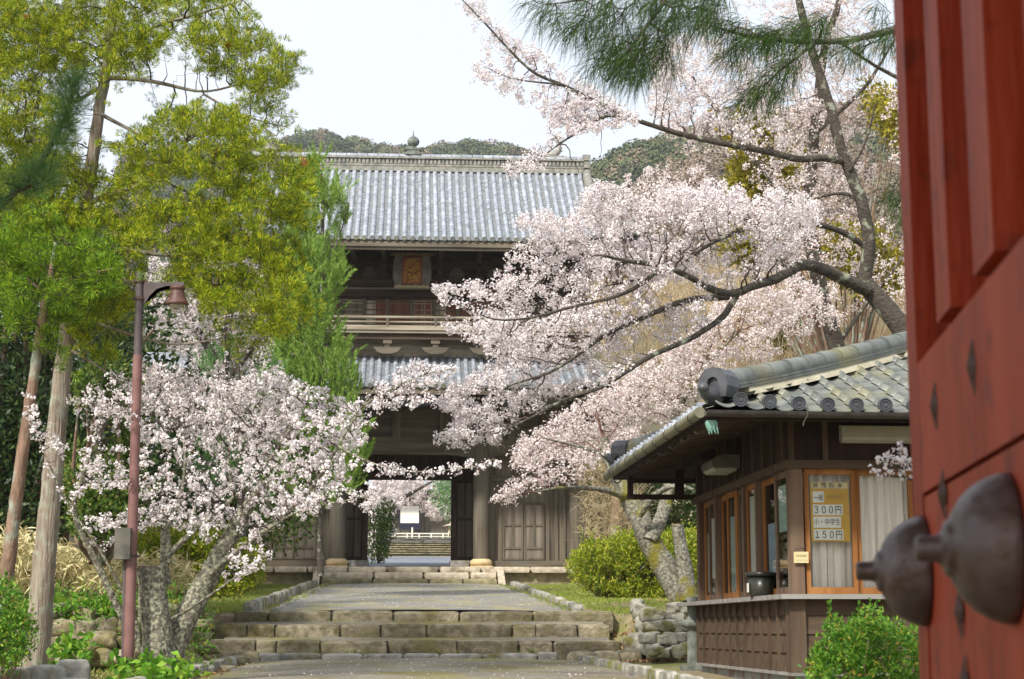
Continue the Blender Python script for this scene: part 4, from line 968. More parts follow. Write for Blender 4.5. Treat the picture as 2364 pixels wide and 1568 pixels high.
b = MB(); b.lathe([(.05, 0), (.06, -.02), (.055, -.05), (.03, -.10)], (cx0 + .05, cy0 + .04, ze - .10), 12)
for q in range(8):
    a = q * .785; b.tube([(cx0 + .05 + .05 * math.cos(a), cy0 + .04 + .05 * math.sin(a), ze - .12), (cx0 + .07 + .04 * math.cos(a), cy0 + .04 + .07 * math.sin(a), ze - .22)], .006, 4)
b.build("rain_chain_cup", M["copper_green"], booth)
b = MB(); rng = np.random.default_rng(8); n = 260
pp = np.stack([rng.normal(cx0 + 3.05, .16, n), rng.normal(cy0 + 2.05, .13, n), np.zeros(n)], 1); pp[:, 2] = ze + sl * (pp[:, 1] - cy0) + .09
b.blades(pp, rng.normal(0, 1, pp.shape) * [1, 1, .25], .09, .03, rng); o = b.build("fallen_leaves", M["litter"], None)
o.location = (BX, BY, BZ); o.rotation_euler = (0, 0, BROT); tag(o, "dead brown leaves caught on the booth roof tiles under the hip ridge", "leaves", kind="stuff")

# things on and in the booth
def bt(name, label, cat, x, y, z, group=None): return thing(name, label, cat, bpos(x, y, z), BROT, group)
M["lamp_white"] = mat("lamp_white", (.28, .275, .215), (.34, .33, .27), scale=6, rough=.5)
o = bt("fluorescent_lamp", "long cream fluorescent lamp housing above the curtained front windows", "lamp", .62, -.03, 2.33)
b = MB(); b.prism([(-.10, 0), (-.115, .03), (-.11, .14), (0, .16), (0, 0)], 0, -.13, 1.1); b.build("lamp_housing", M["lamp_white"], o)
b = MB(); b.box(-.125, 1.095, -.095, -.02, -.018, -.003); b.build("diffuser", M["lamp_white"], o)
o = bt("fluorescent_lamp", "short grey box lamp on the side wall above the sliding windows", "lamp", -.03, 2.05, 2.27)
b = MB(); b.prism([(-.30, .03), (-.27, .0), (0, .0), (0, .14), (-.20, .14), (-.30, .08)], 1, 0, .62); b.build("lamp_housing", M["grey_box"], o)
b = MB(); b.prism([(-.29, .0), (-.25, -.03), (-.03, -.03), (-.03, -.001), (-.27, -.001)], 1, .03, .59); b.build("diffuser", M["lamp_white"], o)

M["sign_yellow"] = mat("sign_yellow", (.42, .25, .012), (.50, .31, .02), scale=4, rough=.5)
M["sign_cream"] = mat("sign_cream", (.55, .48, .27), rough=.6); M["paper"] = mat("paper", (.62, .64, .58), rough=.7)
M["ink"] = mat("ink", (.05, .06, .05), rough=.8); M["ink_soft"] = mat("ink_soft", (.22, .20, .09), rough=.8)
sg_ = bt("price_sign", "yellow admission price board with white strips behind the front window glass", "sign", .215, .052, 1.385)
SW, SH = .375, .565
b = MB(); b.box(0, SW, 0, .006, 0, SH); b.build("sign_board", M["sign_yellow"], sg_)
def text(body, x, z, size, m, parent, y=-.006, sx=1.0, name="lettering", bold=.0):
    c = bpy.data.curves.new(name, 'FONT'); c.body = body; c.size = size; c.offset = bold; t = bpy.data.objects.new(name, c); C.objects.link(t)
    t.parent = parent; t.location = (x, y, z); t.rotation_euler = (math.radians(90), 0, 0); t.scale = (sx, 1, 1); c.materials.append(m); return t
def slip(name, x0, x1, z0, z1, m="paper"):
    b = MB(); b.box(x0, x1, -.003, -.0005, z0, z1); return b.build(name, M[m], sg_)
s0 = slip("header_strip", .012, SW - .012, SH - .062, SH - .006, "sign_cream"); text("拝  観  料  金", .025, SH - .052, .052, M["ink"], s0, sx=.98, bold=.0006)
s0 = slip("paper_strip", .022, .132, SH - .195, SH - .09); text("一般", .026, SH - .172, .062, M["ink"], s0, sx=.80)
s0 = slip("small_strip", .155, .295, SH - .165, SH - .105, "sign_yellow"); text("(高校生以上)", .158, SH - .148, .030, M["ink_soft"], s0, sx=.78)
s0 = slip("paper_strip", .022, .31, SH - .315, SH - .215); text("３００円", .020, SH - .296, .088, M["ink"], s0, sx=.80, bold=.0008)
s0 = slip("paper_strip", .022, .29, SH - .435, SH - .33); text("小・中学生", .026, SH - .405, .070, M["ink"], s0, sx=.74)
s0 = slip("paper_strip", .022, .31, SH - .55, SH - .45); text("１５０円", .020, SH - .531, .088, M["ink"], s0, sx=.80, bold=.0008)
nt = bt("notice_card", "small white notice card hung on the booth corner post", "sign", .03, -.025, 1.18)
b = MB(); b.box(-.01, .13, -.008, 0, 0, .105); c0 = b.build("card", M["sign_cream"], nt)
text("室内用燭台", .012, .058, .024, M["ink_soft"], c0, y=-.0095, sx=.85); text("さわらないでください", .008, .02, .013, M["ink_soft"], c0, y=-.0095, sx=.9)
b = MB(); b.tube([(.0, -.006, .10), (.0, -.012, .13), (.1, -.012, .14), (.12, -.006, .17)], .004, 5); b.build("hanging_wire", M["iron_nail"], nt)
# curtains
M["curtain"] = mat("curtain", (.78, .74, .64), (.86, .83, .75), scale=3, stretch=(8, 8, .5), rough=.9, transl=.15)
for q, (x0, x1, lab) in enumerate(((.17, .63, "cream curtain behind the window with the yellow price board"), (.68, 1.2, "cream curtain behind the second front window, partly drawn aside"), (1.3, 2.0, "cream curtain behind the third front window"))):
    n = 60; xs = np.linspace(x0, x1, n); y = .16 + .028 * np.sin(np.linspace(0, 30 + 4 * q, n) + q) + .012 * np.sin(np.linspace(0, 71, n)); V = []
    for z in (zS + .01, 1.3, 1.7, zH - .01):
        for a, c in zip(xs, y): V.append((a + (.02 * math.sin(a * 40) if z < 1.4 else 0), c * (1 if z < 1.5 else 1) + .01 * math.sin(z * 3), z))
    m = MB(); m.add(V, [(r * n + i, r * n + i + 1, (r + 1) * n + i + 1, (r + 1) * n + i) for r in range(3) for i in range(n - 1)], 0, True)
    o = m.build("curtain", M["curtain"]); o.location = (BX, BY, BZ); o.rotation_euler = (0, 0, BROT); tag(o, lab, "curtain", "curtains in the booth windows")
# papers inside the side windows, more and brighter to stand in for reflections
M["paper_blue"] = mat("paper_blue", (.30, .42, .50), rough=.7); M["paper_teal"] = mat("paper_teal", (.35, .50, .46), rough=.7)
for lab, xo, y0, y1, z0, z1, mm in (("pale blue notice sheet inside the side window nearest the black bin", .088, .90, 1.30, 1.12, 1.62, "paper_blue"), ("teal notice sheet high inside the first side window", .052, .34, .66, 1.50, 1.95, "paper_teal"), ("white price list sheet inside the middle side window", .052, 1.62, 1.98, 1.05, 1.95, "paper"), ("grey notice sheet inside the far side window", .052, 3.76, 4.10, 1.15, 1.85, "paper"), ("small pale notice sheet between far side windows", .088, 2.26, 2.58, 1.2, 1.9, "paper"), ("white sheet low inside the farthest side window pane", .088, 4.2, 4.55, 1.0, 1.7, "paper"), ("long pale sheet inside the fifth side window", .052, 2.7, 3.0, 1.0, 1.8, "paper_teal")):
    b = MB(); b.box(xo, xo + .002, y0, y1, z0, z1); o = b.build("notice_sheet", M[mm]); o.location = (BX, BY, BZ); o.rotation_euler = (0, 0, BROT); tag(o, lab, "notice", "notices and reflection stand-ins inside the side windows")
# bin and bottle on the shelf
M["bin_black"] = mat("bin_black", (.018, .020, .015), (.03, .032, .024), scale=8, rough=.35, spec=.5)
o = bt("plastic_bin", "small black plastic bin standing on the booth counter shelf", "bin", -.05, 1.12, zS + .001)
b = MB(); b.lathe([(0, 0), (.105, 0), (.115, .02), (.128, .21), (.118, .205), (.105, .03), (0, .02)], (0, 0, 0), 28, squash=1.35); b.build("bin_body", M["bin_black"], o)
b = MB(); b.lathe([(.126, .20), (.145, .20), (.148, .235), (.135, .24), (.122, .24), (.122, .20)], (0, 0, 0), 28, squash=1.35); b.build("bin_rim", M["bin_black"], o)
b = MB(); b.box(-.136, -.128, -.06, .0, .04, .13); b.build("bin_label", M["paper"], o)
o = bt("spray_bottle", "small clear bottle beside the black bin on the counter", "bottle", -.06, 1.46, zS + .001)
b = MB(); b.lathe([(0, 0), (.035, 0), (.036, .10), (.02, .13), (.014, .14), (.014, .155), (0, .155)], (0, 0, 0), 14); b.build("bottle_body", M["bulb"], o)
b = MB(); b.lathe([(0, .156), (.017, .156), (.017, .185), (0, .187)], (0, 0, 0), 12); b.box(-.035, .0, -.008, .008, .187, .2); b.build("bottle_cap", M["paper_blue"], o)

# ------------------------------------------------------------------ stone lantern shaft beside the booth
p0 = P(1603, 1560, 21.4); sp = thing("stone_post", "dark carved stone post with ringed collar at booth's far corner", "stone post", (p0[0], 21.4, -.52))
b = MB(); b.box(-.17, .17, -.17, .17, -.05, .07); b.build("post_foot", M["stone_post"], sp)
b = MB(); b.lathe([(.09, .07), (.085, .3), (.085, .5), (.09, .52)], (0, 0, 0), 16); b.lathe([(.085, .62), (.075, .66), (.08, .85), (.09, .9), (0, .9)], (0, 0, 0), 16); b.build("post_shaft", M["stone_post"], sp)
b = MB(); b.lathe([(.09, .51), (.15, .54), (.17, .58), (.15, .61), (.09, .63)], (0, 0, 0), 16); b.build("post_collar", M["stone_post"], sp)

# ------------------------------------------------------------------ open red gate door, close on the right
p_far = np.array([.395 + .108 * 3.12, 3.12]); dn = np.array([.108, 1.0]); dn /= np.linalg.norm(dn)
yawd = math.atan2(-dn[0], dn[1])          # local y runs away from the camera along the door
door = thing("red_gate_door", "open vermilion timber gate door with bronze domes, close by on the right", "gate door", (p_far[0], p_far[1], -1.45), yawd)
# local: x = 0 is the visible face (normal -x), y from 0 (far edge) to -1.7 (near), z up from the ground
zo = 1.45
b = MB(); b.box(0, .09, -.13, 0, 0, 3.2); b.build("end_stile", M["red_paint"], door)
b = MB(); b.box(.0, .09, -1.7, -.135, zo + .232, zo + .46); b.prism([(0, zo + .46), (.03, zo + .49), (.09, zo + .49), (.09, zo + .46)], 1, -1.7, -.135); b.build("middle_rail", M["red_paint"], door)
b = MB(); b.box(.003, .09, -1.7, -.135, 0, zo + .225); b.build("lower_panel", M["red_paint"], door)
b = MB(); b.box(.055, .085, -1.7, -.13, zo + .49, 3.2); b.build("upper_panel", M["red_paint"], door)
for y, w_ in ((-.37, .15), (-.75, .17), (-1.19, .18), (-1.52, .18)):
    b = MB(); b.box(.004, .055, y - w_, y, zo + .492, 3.2); b.build("vertical_batten", M["red_paint"], door)
b = MB(); b.box(.0, .09, -1.7, 0, 3.2, 3.4); b.build("top_rail", M["red_paint"], door)
for (x_, y_, D_) in ((2260, 847, 2.38), (2167, 938, 2.77), (2184, 1141, 2.72), (2209, 1412, 2.60), (2215, 1575, 2.58)):
    q = P(x_, y_, D_); yl = (q[1] - p_far[1]) * dn[1] + (q[0] - p_far[0]) * dn[0]; b = MB()
    zc = q[2] + zo; pr = [(.003, -.040), (.008, -.034), (.007, -.018), (.014, -.014), (.021, 0), (.014, .014), (.007, .018), (.008, .034), (.003, .040)]
    hx_ = lambda z: -.010 * (1 - (abs(z) / .043)) - .001
    for sgy in (-1, 1):
        for i in range(8):
            (w0, z0_), (w1, z1_) = pr[i], pr[i + 1]
            b.add([(-.0005, yl + sgy * w0, zc + z0_), (-.0005, yl + sgy * w1, zc + z1_), (hx_(z1_), yl, zc + z1_), (hx_(z0_), yl, zc + z0_)], [(0, 1, 2, 3)])
    b.build("diamond_nail", M["iron_nail"], door)
for (x_, y_, D_) in ((2114, 1318, 3.0), (2300, 1266, 2.17)):
    q = P(x_, y_, D_); yl = (q[1] - p_far[1]) * dn[1] + (q[0] - p_far[0]) * dn[0]; b = MB()
    b.lathe([(.0945, .0), (.096, -.004), (.094, -.014), (.088, -.030), (.078, -.046), (.064, -.060), (.048, -.070), (.036, -.075), (.035, -.080), (.028, -.083), (.020, -.086), (.017, -.092), (.0165, -.112), (.014, -.117), (0, -.118)], (0, yl, q[2] + zo), 56, axis=0)
    b.build("bronze_dome", M["iron"], door)

# ------------------------------------------------------------------ lamp post on the left
LD = 16.6; q0 = P(297, 1520, LD); q1 = P(322, 632, LD)
lp = thing("lamp_post", "old brown lamp post with bell-shaped lamp standing between the cedar and left cherry", "street lamp", (q0[0], LD, -.5))
def L(x, y, D=LD): v = P(x, y, D); return (v[0] - q0[0], v[1] - LD, v[2] + .5)
b = MB(); b.tube([L(296, 1545), L(318, 820)], [.053, .046], 16); b.build("lower_pole", M["pole_brown"], lp)
b = MB(); b.tube([L(318, 822), L(323, 632)], [.041, .039], 16); b.tube([L(323, 634), L(323, 628)], [.043, .043], 16); b.build("upper_pole", M["pole_dark"], lp)
b = MB(); b.tube([L(285, 1555), L(289, 1290)], .023, 10); b.build("cable_pipe", M["pole_dark"], lp)
b = MB(); a = L(287, 1292); b.box(a[0] - .075, a[0] + .075, -.12, .0, a[2], a[2] + .30); b.build("junction_box", M["grey_box"], lp)
for yy in (650, 690, 1284):
    b = MB(); c = L(322 if yy < 1000 else 305, yy); b.lathe([(.055, -.012), (.055, .012), (.035, .012), (.035, -.012), (.055, -.012)], c, 16); b.box(c[0] - .08, c[0] + .08, -.012, .012, c[2] - .01, c[2] + .01); b.build("pole_clamp", M["iron_nail"], lp)
b = MB(); pr = [(332, 653), (425, 652), (425, 660), (385, 661), (362, 668), (346, 684), (336, 700), (332, 702)]; pp = [L(*p) for p in pr]
b.prism([(p[0], p[2]) for p in pp], 1, -.018, .018); b.build("bracket_arm", M["pole_dark"], lp)
b = MB(); b.tube([L(352, 690), L(355, 702), L(366, 706), L(380, 700), L(388, 684)], .007, 6); b.build("cable", M["iron_nail"], lp)
b = MB(); c = L(410, 662); k = 1 / 237.
b.lathe([(0, 0), (17 * k, 0), (18 * k, -6 * k), (14 * k, -8 * k), (14.5 * k, -11 * k), (17 * k, -14 * k), (18 * k, -20 * k), (20 * k, -28 * k), (24 * k, -36 * k), (26 * k, -39 * k), (26 * k, -43 * k), (21 * k, -45 * k), (15 * k, -40 * k), (0, -38 * k)], c, 24)
hd = b.build("lamp_head", M["lamp_red"], lp)
b = MB(); b.lathe([(19 * k, -44 * k), (17 * k, -52 * k), (12 * k, -58 * k), (5 * k, -61 * k), (0, -61.5 * k)], c, 20); b.build("glass_bowl", M["bulb"], hd)
b = MB(); b.lathe([(0, -44 * k), (9 * k, -46 * k), (10 * k, -53 * k), (5 * k, -57 * k), (0, -58 * k)], c, 14); b.build("lamp_bulb", M["grey_box"], hd)

# the red gate the camera stands in: roof, lintel and posts, all outside the frame; the roof is added to shade the door
rgate = thing("red_gate", "unseen vermilion timber gate roofed to shade its open door at right of frame", "gate", (0, 1.0, -1.5))
b = MB(); b.add([(-4.6, -5.0, 5.2), (4.4, -5.0, 5.2), (4.4, .6, 6.5), (-4.6, .6, 6.5), (4.4, 4.8, 5.2), (-4.6, 4.8, 5.2)], [(0, 1, 2, 3), (3, 2, 4, 5)])
b.box(-4.6, 4.4, .5, .7, 6.45, 6.7); b.build("gate_roof", M["tile_pan"], rgate)
for x in (-3.3, 2.3):
    for y in (-1.2, .6): b = MB(); b.box(x - .17, x + .17, y - .17, y + .17, -.2, 5.7); b.build("gate_post", M["red_paint"], rgate)
b = MB(); b.box(-3.7, 2.7, .5, .7, 4.8, 5.15); b.box(-3.7, 2.7, -1.3, -1.1, 4.8, 5.15); b.build("gate_lintel", M["red_paint"], rgate)
for t in [o for o in C.objects if o.type == 'FONT']:      # lettering becomes mesh
    dg = bpy.context.evaluated_depsgraph_get(); me = bpy.data.meshes.new_from_object(t.evaluated_get(dg))
    n = bpy.data.objects.new("lettering", me); C.objects.link(n); n.parent = t.parent; n.location = t.location; n.rotation_euler = t.rotation_euler; n.scale = t.scale
    bpy.data.objects.remove(t)
# ------------------------------------------------------------------ vegetation helpers
from mathutils.noise import noise as _noise
def inpoly(poly, x, y):
    poly = np.asarray(poly, float); ins = np.zeros(len(x), bool); j = len(poly) - 1
    for i in range(len(poly)):
        xi, yi = poly[i]; xj, yj = poly[j]
        c = ((yi > y) != (yj > y)) & (x < (xj - xi) * (y - yi) / (yj - yi + 1e-9) + xi); ins ^= c; j = i
    return ins
def wav(p, f, rng):
    """cheap smooth 3D noise in about -1..1"""
    s = 0
    for q in range(6):
        k = rng.normal(0, f, 3); s = s + np.sin(p @ k + rng.uniform(0, 6.28))
    return s / 2.6
def region(poly, D0, dD, n, rng, clump=0.0, f=2.5, Dfun=None):
    """points inside an outline (frame units) thickened to a real crown around distance D0"""
    poly = np.asarray(poly, float); x0, y0 = poly.min(0); x1, y1 = poly.max(0); out = []; tot = 0
    sd = rng.integers(1 << 30)
    for _ in range(60):
        x = rng.uniform(x0, x1, n * 2); y = rng.uniform(y0, y1, n * 2); q = inpoly(poly, x, y); x, y = x[q], y[q]
        D = (Dfun(x, y) if Dfun else D0) + rng.uniform(-1, 1, len(x)) * dD
        p = PV(np.stack([x, y], 1), D)
        if clump: p = p[wav(p, f, np.random.default_rng(sd)) > rng.uniform(-1.2, .4, len(p)) * 0 + clump - .6]
        out.append(p); tot += len(p)
        if tot >= n: break
    return np.vstack(out)[:n]
def clumps(poly, D0, dD, k, per, R, rng, flat=.6):
    """k foliage pads of radius R inside the outline, per points each"""
    c = region(poly, D0, dD, k, rng); q = rng.normal(0, 1, (len(c), per, 3)); q /= np.linalg.norm(q, axis=2)[..., None]
    q *= R * rng.uniform(.5, 1.25, (len(c), 1, 1)) * rng.uniform(.2, 1, (len(c), per, 1)) ** .5; q[..., 2] *= flat
    return (c[:, None] + q).reshape(-1, 3)
def limb(pts, D, r):
    """(x, y[, D]) frame path -> dense smooth 3D path with radii"""
    pts = [tuple(p) for p in pts]; n = len(pts); Ds = np.linspace(D[0], D[1], n) if isinstance(D, tuple) else np.full(n, float(D))
    P3 = np.array([P(p[0], p[1], p[2] if len(p) > 2 else Ds[i]) for i, p in enumerate(pts)]); R = np.linspace(r[0], r[1], n) if len(r) == 2 else np.array(r)
    L = np.concatenate([[0], np.cumsum(np.linalg.norm(np.diff(P3, axis=0), axis=1))]); m = max(4, int(L[-1] / .12)); t = np.linspace(0, L[-1], m)
    out = np.zeros((m, 3)); 
    for k in range(3):          # Catmull-Rom like smoothing through np.interp then averaging
        v = np.interp(t, L, P3[:, k]); 
        for _ in range(2): v[1:-1] = .25 * v[:-2] + .5 * v[1:-1] + .25 * v[2:]
        out[:, k] = v
    return out, np.interp(t, L, R)
def colonize(limbs, attr, rng, step=.12, di=1.2, dk=.16, iters=70, jit=.25, grav=0.0):
    nodes = []; par = []; rad = []
    for pts, rr in limbs:
        base = len(nodes)
        L = 0; last = None
        for i, p in enumerate(pts):
            if last is None or np.linalg.norm(p - pts[last]) >= step * .8 or i == len(pts) - 1:
                if last is None:
                    if nodes: 
                        d = np.linalg.norm(np.array(nodes) - p, axis=1); par.append(int(d.argmin()))
                    else: par.append(-1)
                else: par.append(len(nodes) - 1)
                nodes.append(p); rad.append(rr[i]); last = i
    nf = len(nodes); N = np.array(nodes); A = attr.copy()
    nd = np.full(len(A), 1e9); ni = np.zeros(len(A), int)
    def upd(i0, NN):
        nonlocal nd, ni
        for c in range(i0, len(NN), 400):
            d = np.linalg.norm(A[:, None] - NN[None, c:c + 400], axis=2); k = d.argmin(1); dm = d[np.arange(len(A)), k]; q = dm < nd
            nd = np.where(q, dm, nd); ni = np.where(q, k + c, ni)
    upd(0, N)
    for it in range(iters):
        keep = nd > dk; A, nd, ni = A[keep], nd[keep], ni[keep]
        act = nd < di
        if not act.any():
            if len(A) == 0: break
            di *= 1.5; act = nd < di
            if di > 12: break
        if not act.any(): continue
        d = A[act] - N[ni[act]]; d /= np.linalg.norm(d, axis=1)[:, None] + 1e-9
        acc = np.zeros_like(N); np.add.at(acc, ni[act], d); idx = np.unique(ni[act])
        v = acc[idx]; v /= np.linalg.norm(v, axis=1)[:, None] + 1e-9; v = v + rng.normal(0, jit, v.shape); v[:, 2] += grav; v /= np.linalg.norm(v, axis=1)[:, None] + 1e-9
        new = N[idx] + v * step; i0 = len(N); N = np.vstack([N, new]); par += list(idx); rad += [0.0] * len(new)
        upd(i0, N)
        if len(N) > 22000: break
    par = np.array(par); rad = np.array(rad); n = len(N)
    acc = np.zeros(n); tip = .0036; depth = np.zeros(n, int)
    for i in range(n - 1, nf - 1, -1):
        r = max(acc[i], tip ** 2.2) ; rad[i] = r ** (1 / 2.2); acc[par[i]] += r; depth[par[i]] = max(depth[par[i]], depth[i] + 1)
    for i in range(nf, n):
        rad[i] = min(rad[i], rad[par[i]] * .8)
    return N, par, rad, nf, depth
def mesh_twigs(mb, N, par, rad, nf, sides=4, mat=0, minr=.0):
    n = len(N); kids = [[] for _ in range(n)]
    for i in range(nf, n): kids[par[i]].append(i)
    started = set()
    for i in range(nf, n):
        p = par[i]
        cont = p >= nf and kids[p] and kids[p][int(np.argmax([rad[c] for c in kids[p]]))] == i
        if cont: continue
        ch = [p, i]; c = i
        while kids[c]:
            c = kids[c][int(np.argmax([rad[q] for q in kids[c]]))]; ch.append(c)
        pts = N[ch]; rr = rad[ch].copy(); rr[0] = min(rr[0], rr[1] * 1.1)
        if rr.max() < minr: continue
        mb.tube(pts, np.maximum(rr, .0022), 3 if rr.max() < .008 else (5 if rr.max() < .02 else 8), mat, caps=False)
def blossoms(mb, c, rng, R=.06, nfl=10, size=.034, calyx=1, mats=(0, 1)):
    n = len(c); d = rng.normal(0, 1, (n, nfl, 3)); d /= np.linalg.norm(d, axis=2)[..., None] + 1e-9
    rr = R * rng.uniform(.6, 1.15, (n, nfl, 1)) * rng.uniform(.6, 1.3, (n, 1, 1)); p = c[:, None] + d * rr
    nn = d + rng.normal(0, .5, d.shape); keep = (rng.uniform(0, 1, (n, nfl)) < rng.uniform(.45, 1.1, (n, 1))).ravel(); mb.petals(p.reshape(-1, 3)[keep], nn.reshape(-1, 3)[keep], size, rng, mats[0])
    if calyx:
        q = c[:, None] + d[:, :calyx] * rr[:, :calyx] * rng.uniform(.5, 1.25, (n, calyx, 1)); mb.blades(q.reshape(-1, 3), rng.normal(0, 1, (n * calyx, 3)), size * .8, size * .28, rng, mats[1])
def pick_tips(N, par, rad, nf, depth, rng, maxd=6, per=1.0, jit=.03, maxr=.02):
    idx = np.where((np.arange(len(N)) >= nf) & (depth <= maxd) & (rad < maxr))[0]
    k = rng.poisson(per, len(idx)) if per != 1.0 else np.ones(len(idx), int); c = np.repeat(N[idx], k, 0); return c + rng.normal(0, jit, c.shape), np.repeat(idx, k)
def tree_parts(o, trunkmb, trunkm, crown, crownm, twig=None, twigm=None, crown_name="crown"):
    t = trunkmb.build("trunk", trunkm, o, world=True)
    if twig is not None: twig.build("branches", twigm, o, world=True)
    return crown.build(crown_name, crownm, o, world=True)

def cherry(label, base, limbs, regions, seed, petal="petal", bark="bark_cherry", step=.11, dk=.13, di=.9, per=1.6, R=.06, nfl=10, size=.034,
           twig="twig", jit=.035, maxd=7, maxr=.018, stubs=(), calyx=1, extra_pts=None, group="cherry trees in bloom", bump=.07, tw=None, trunk_lim=99):
    rng = np.random.default_rng(seed); o = thing("cherry_tree", label, "cherry tree", tuple(base)); o["group"] = group
    L3 = [limb(*l) for l in limbs]; T = MB()
    for pts, rr in L3: T.tube(pts, rr, 12 if rr.max() > .04 else 8, 0, bump if rr.max() > .04 else .04, rng)
    for pts, rr in [limb(*l) for l in stubs]:
        T.tube(pts, rr, 12, 0, bump, rng, caps=False)
        T.lathe([(rr[-1] * 1.02, 0), (rr[-1] * .8, .012), (0, .004)], pts[-1], 12, 1)
    A = np.vstack([region(*r[:4], rng, *(r[4:])) for r in regions])
    N, par, rad, nf, dep = colonize(L3, A, rng, step, di, dk)
    B = MB(); mesh_twigs(B, N, par, rad, nf)
    c, _ = pick_tips(N, par, rad, nf, dep, rng, maxd, per, jit, maxr)
    lc = [p for pts, rr in L3 for p, r_ in zip(pts, rr) if r_ < .010]
    if lc: lc = np.repeat(np.array(lc), 3, 0); c = np.vstack([c, lc + rng.normal(0, R * .6, lc.shape)])
    F = MB(); blossoms(F, c, rng, R, nfl, size, calyx)
    T.build("trunk", [M[bark], M["cut_wood"]], o, world=True); B.build("branches", M[twig], o, world=True)
    F.build("blossom_crown", [M[petal], M["calyx"]], o, world=True)
    print(label[:30], "attr", len(A), "nodes", len(N), "clusters", len(c)); return o

# ---- main cherry on the right, reaching over the path
DR = 20.5
cherry("large cherry tree leaning in behind the ticket booth, its long limbs reaching over the path",
  P(2230, 1500, 23), [
  ([(2260, 1560), (2200, 1150), (2150, 880), (2085, 762), (2040, 705), (1995, 655)], 22.6, (.20, .18, .165, .155, .14, .125)),
  ([(1995, 655), (2008, 560), (1990, 470), (1945, 360), (1918, 250), (1880, 140), (1850, 30), (1828, -70)], (22.6, 22), (.098, .04)),
  ([(2000, 670), (1930, 635), (1865, 608), (1830, 618), (1795, 645), (1745, 656), (1695, 682), (1640, 670), (1590, 638), (1530, 612), (1460, 606), (1390, 590)], (22.5, 19.5), (.088, .016)),
  ([(1700, 682), (1668, 735), (1600, 780), (1500, 822), (1440, 862), (1385, 898), (1300, 922), (1220, 968), (1150, 1000)], (21.2, 18.9), (.042, .009)),
  ([(1680, 686), (1600, 690), (1560, 700), (1480, 735), (1400, 770), (1330, 822), (1270, 862), (1190, 885)], (21.1, 19.2), (.045, .01)),
  ([(2005, 575), (1955, 540), (1900, 520), (1840, 512), (1760, 516), (1700, 535), (1640, 562), (1580, 602), (1500, 640), (1400, 660)], (22.6, 20.3), (.045, .012)),
  ([(1530, 612), (1480, 660), (1410, 690), (1330, 705), (1230, 735), (1140, 742), (1030, 690)], (20.2, 18.9), (.03, .006)),
  ([(1940, 372), (1890, 362), (1850, 372), (1780, 352), (1640, 326), (1560, 308), (1500, 288), (1440, 268), (1370, 232), (1300, 196), (1230, 172), (1170, 110), (1120, 55), (1062, -5)], (22.3, 20), (.052, .007)),
  ([(1445, 268), (1400, 262), (1360, 290), (1290, 332), (1240, 372), (1170, 395)], (20.8, 20.2), (.022, .005)),
  ([(1300, 196), (1240, 190), (1180, 185), (1130, 160)], (20.5, 20.3), (.015, .005)),
  ([(1990, 480), (1960, 440), (1900, 452), (1850, 470), (1780, 520)], (22.5, 23), (.03, .01)),
  ([(1960, 395), (2000, 330), (2020, 240)], (22.3, 22), (.025, .01))],
  [([(975, 655), (1010, 660), (1120, 655), (1155, 600), (1175, 560), (1240, 545), (1170, 505), (1240, 485), (1320, 500), (1355, 440), (1400, 415), (1480, 445), (1560, 425), (1660, 425), (1750, 445), (1850, 440), (1900, 480), (1880, 540), (1800, 600), (1720, 640), (1640, 650), (1560, 640), (1450, 680), (1350, 700), (1200, 740), (1110, 735), (1130, 700), (1050, 690)], 20.7, 1.0, 2700, .4, 2.6),
   ([(1000, 750), (1100, 740), (1300, 720), (1500, 690), (1640, 690), (1650, 720), (1540, 790), (1440, 850), (1380, 895), (1280, 925), (1210, 970), (1160, 1010), (1060, 1035), (1012, 1010), (1060, 965), (1000, 930), (1060, 880), (1120, 850), (1110, 790)], 20.1, .9, 1800, .45, 2.8),
   ([(1060, -10), (1110, 0), (1150, 60), (1230, 100), (1290, 160), (1400, 220), (1480, 280), (1400, 300), (1300, 300), (1220, 250), (1100, 170), (1090, 110)], 20.9, .5, 900, .2, 3),
   ([(1500, 120), (1600, 60), (1700, 100), (1800, 200), (1830, 330), (1700, 320), (1560, 290), (1500, 260)], 21.8, .7, 700, .4, 3),
   ([(1150, 400), (1190, 350), (1300, 300), (1380, 290), (1290, 350), (1200, 410)], 20.4, .3, 70, .4, 3)],
  101, per=1.35, R=.056, nfl=17, size=.030, step=.09, dk=.085, di=.7, jit=.022, calyx=3)
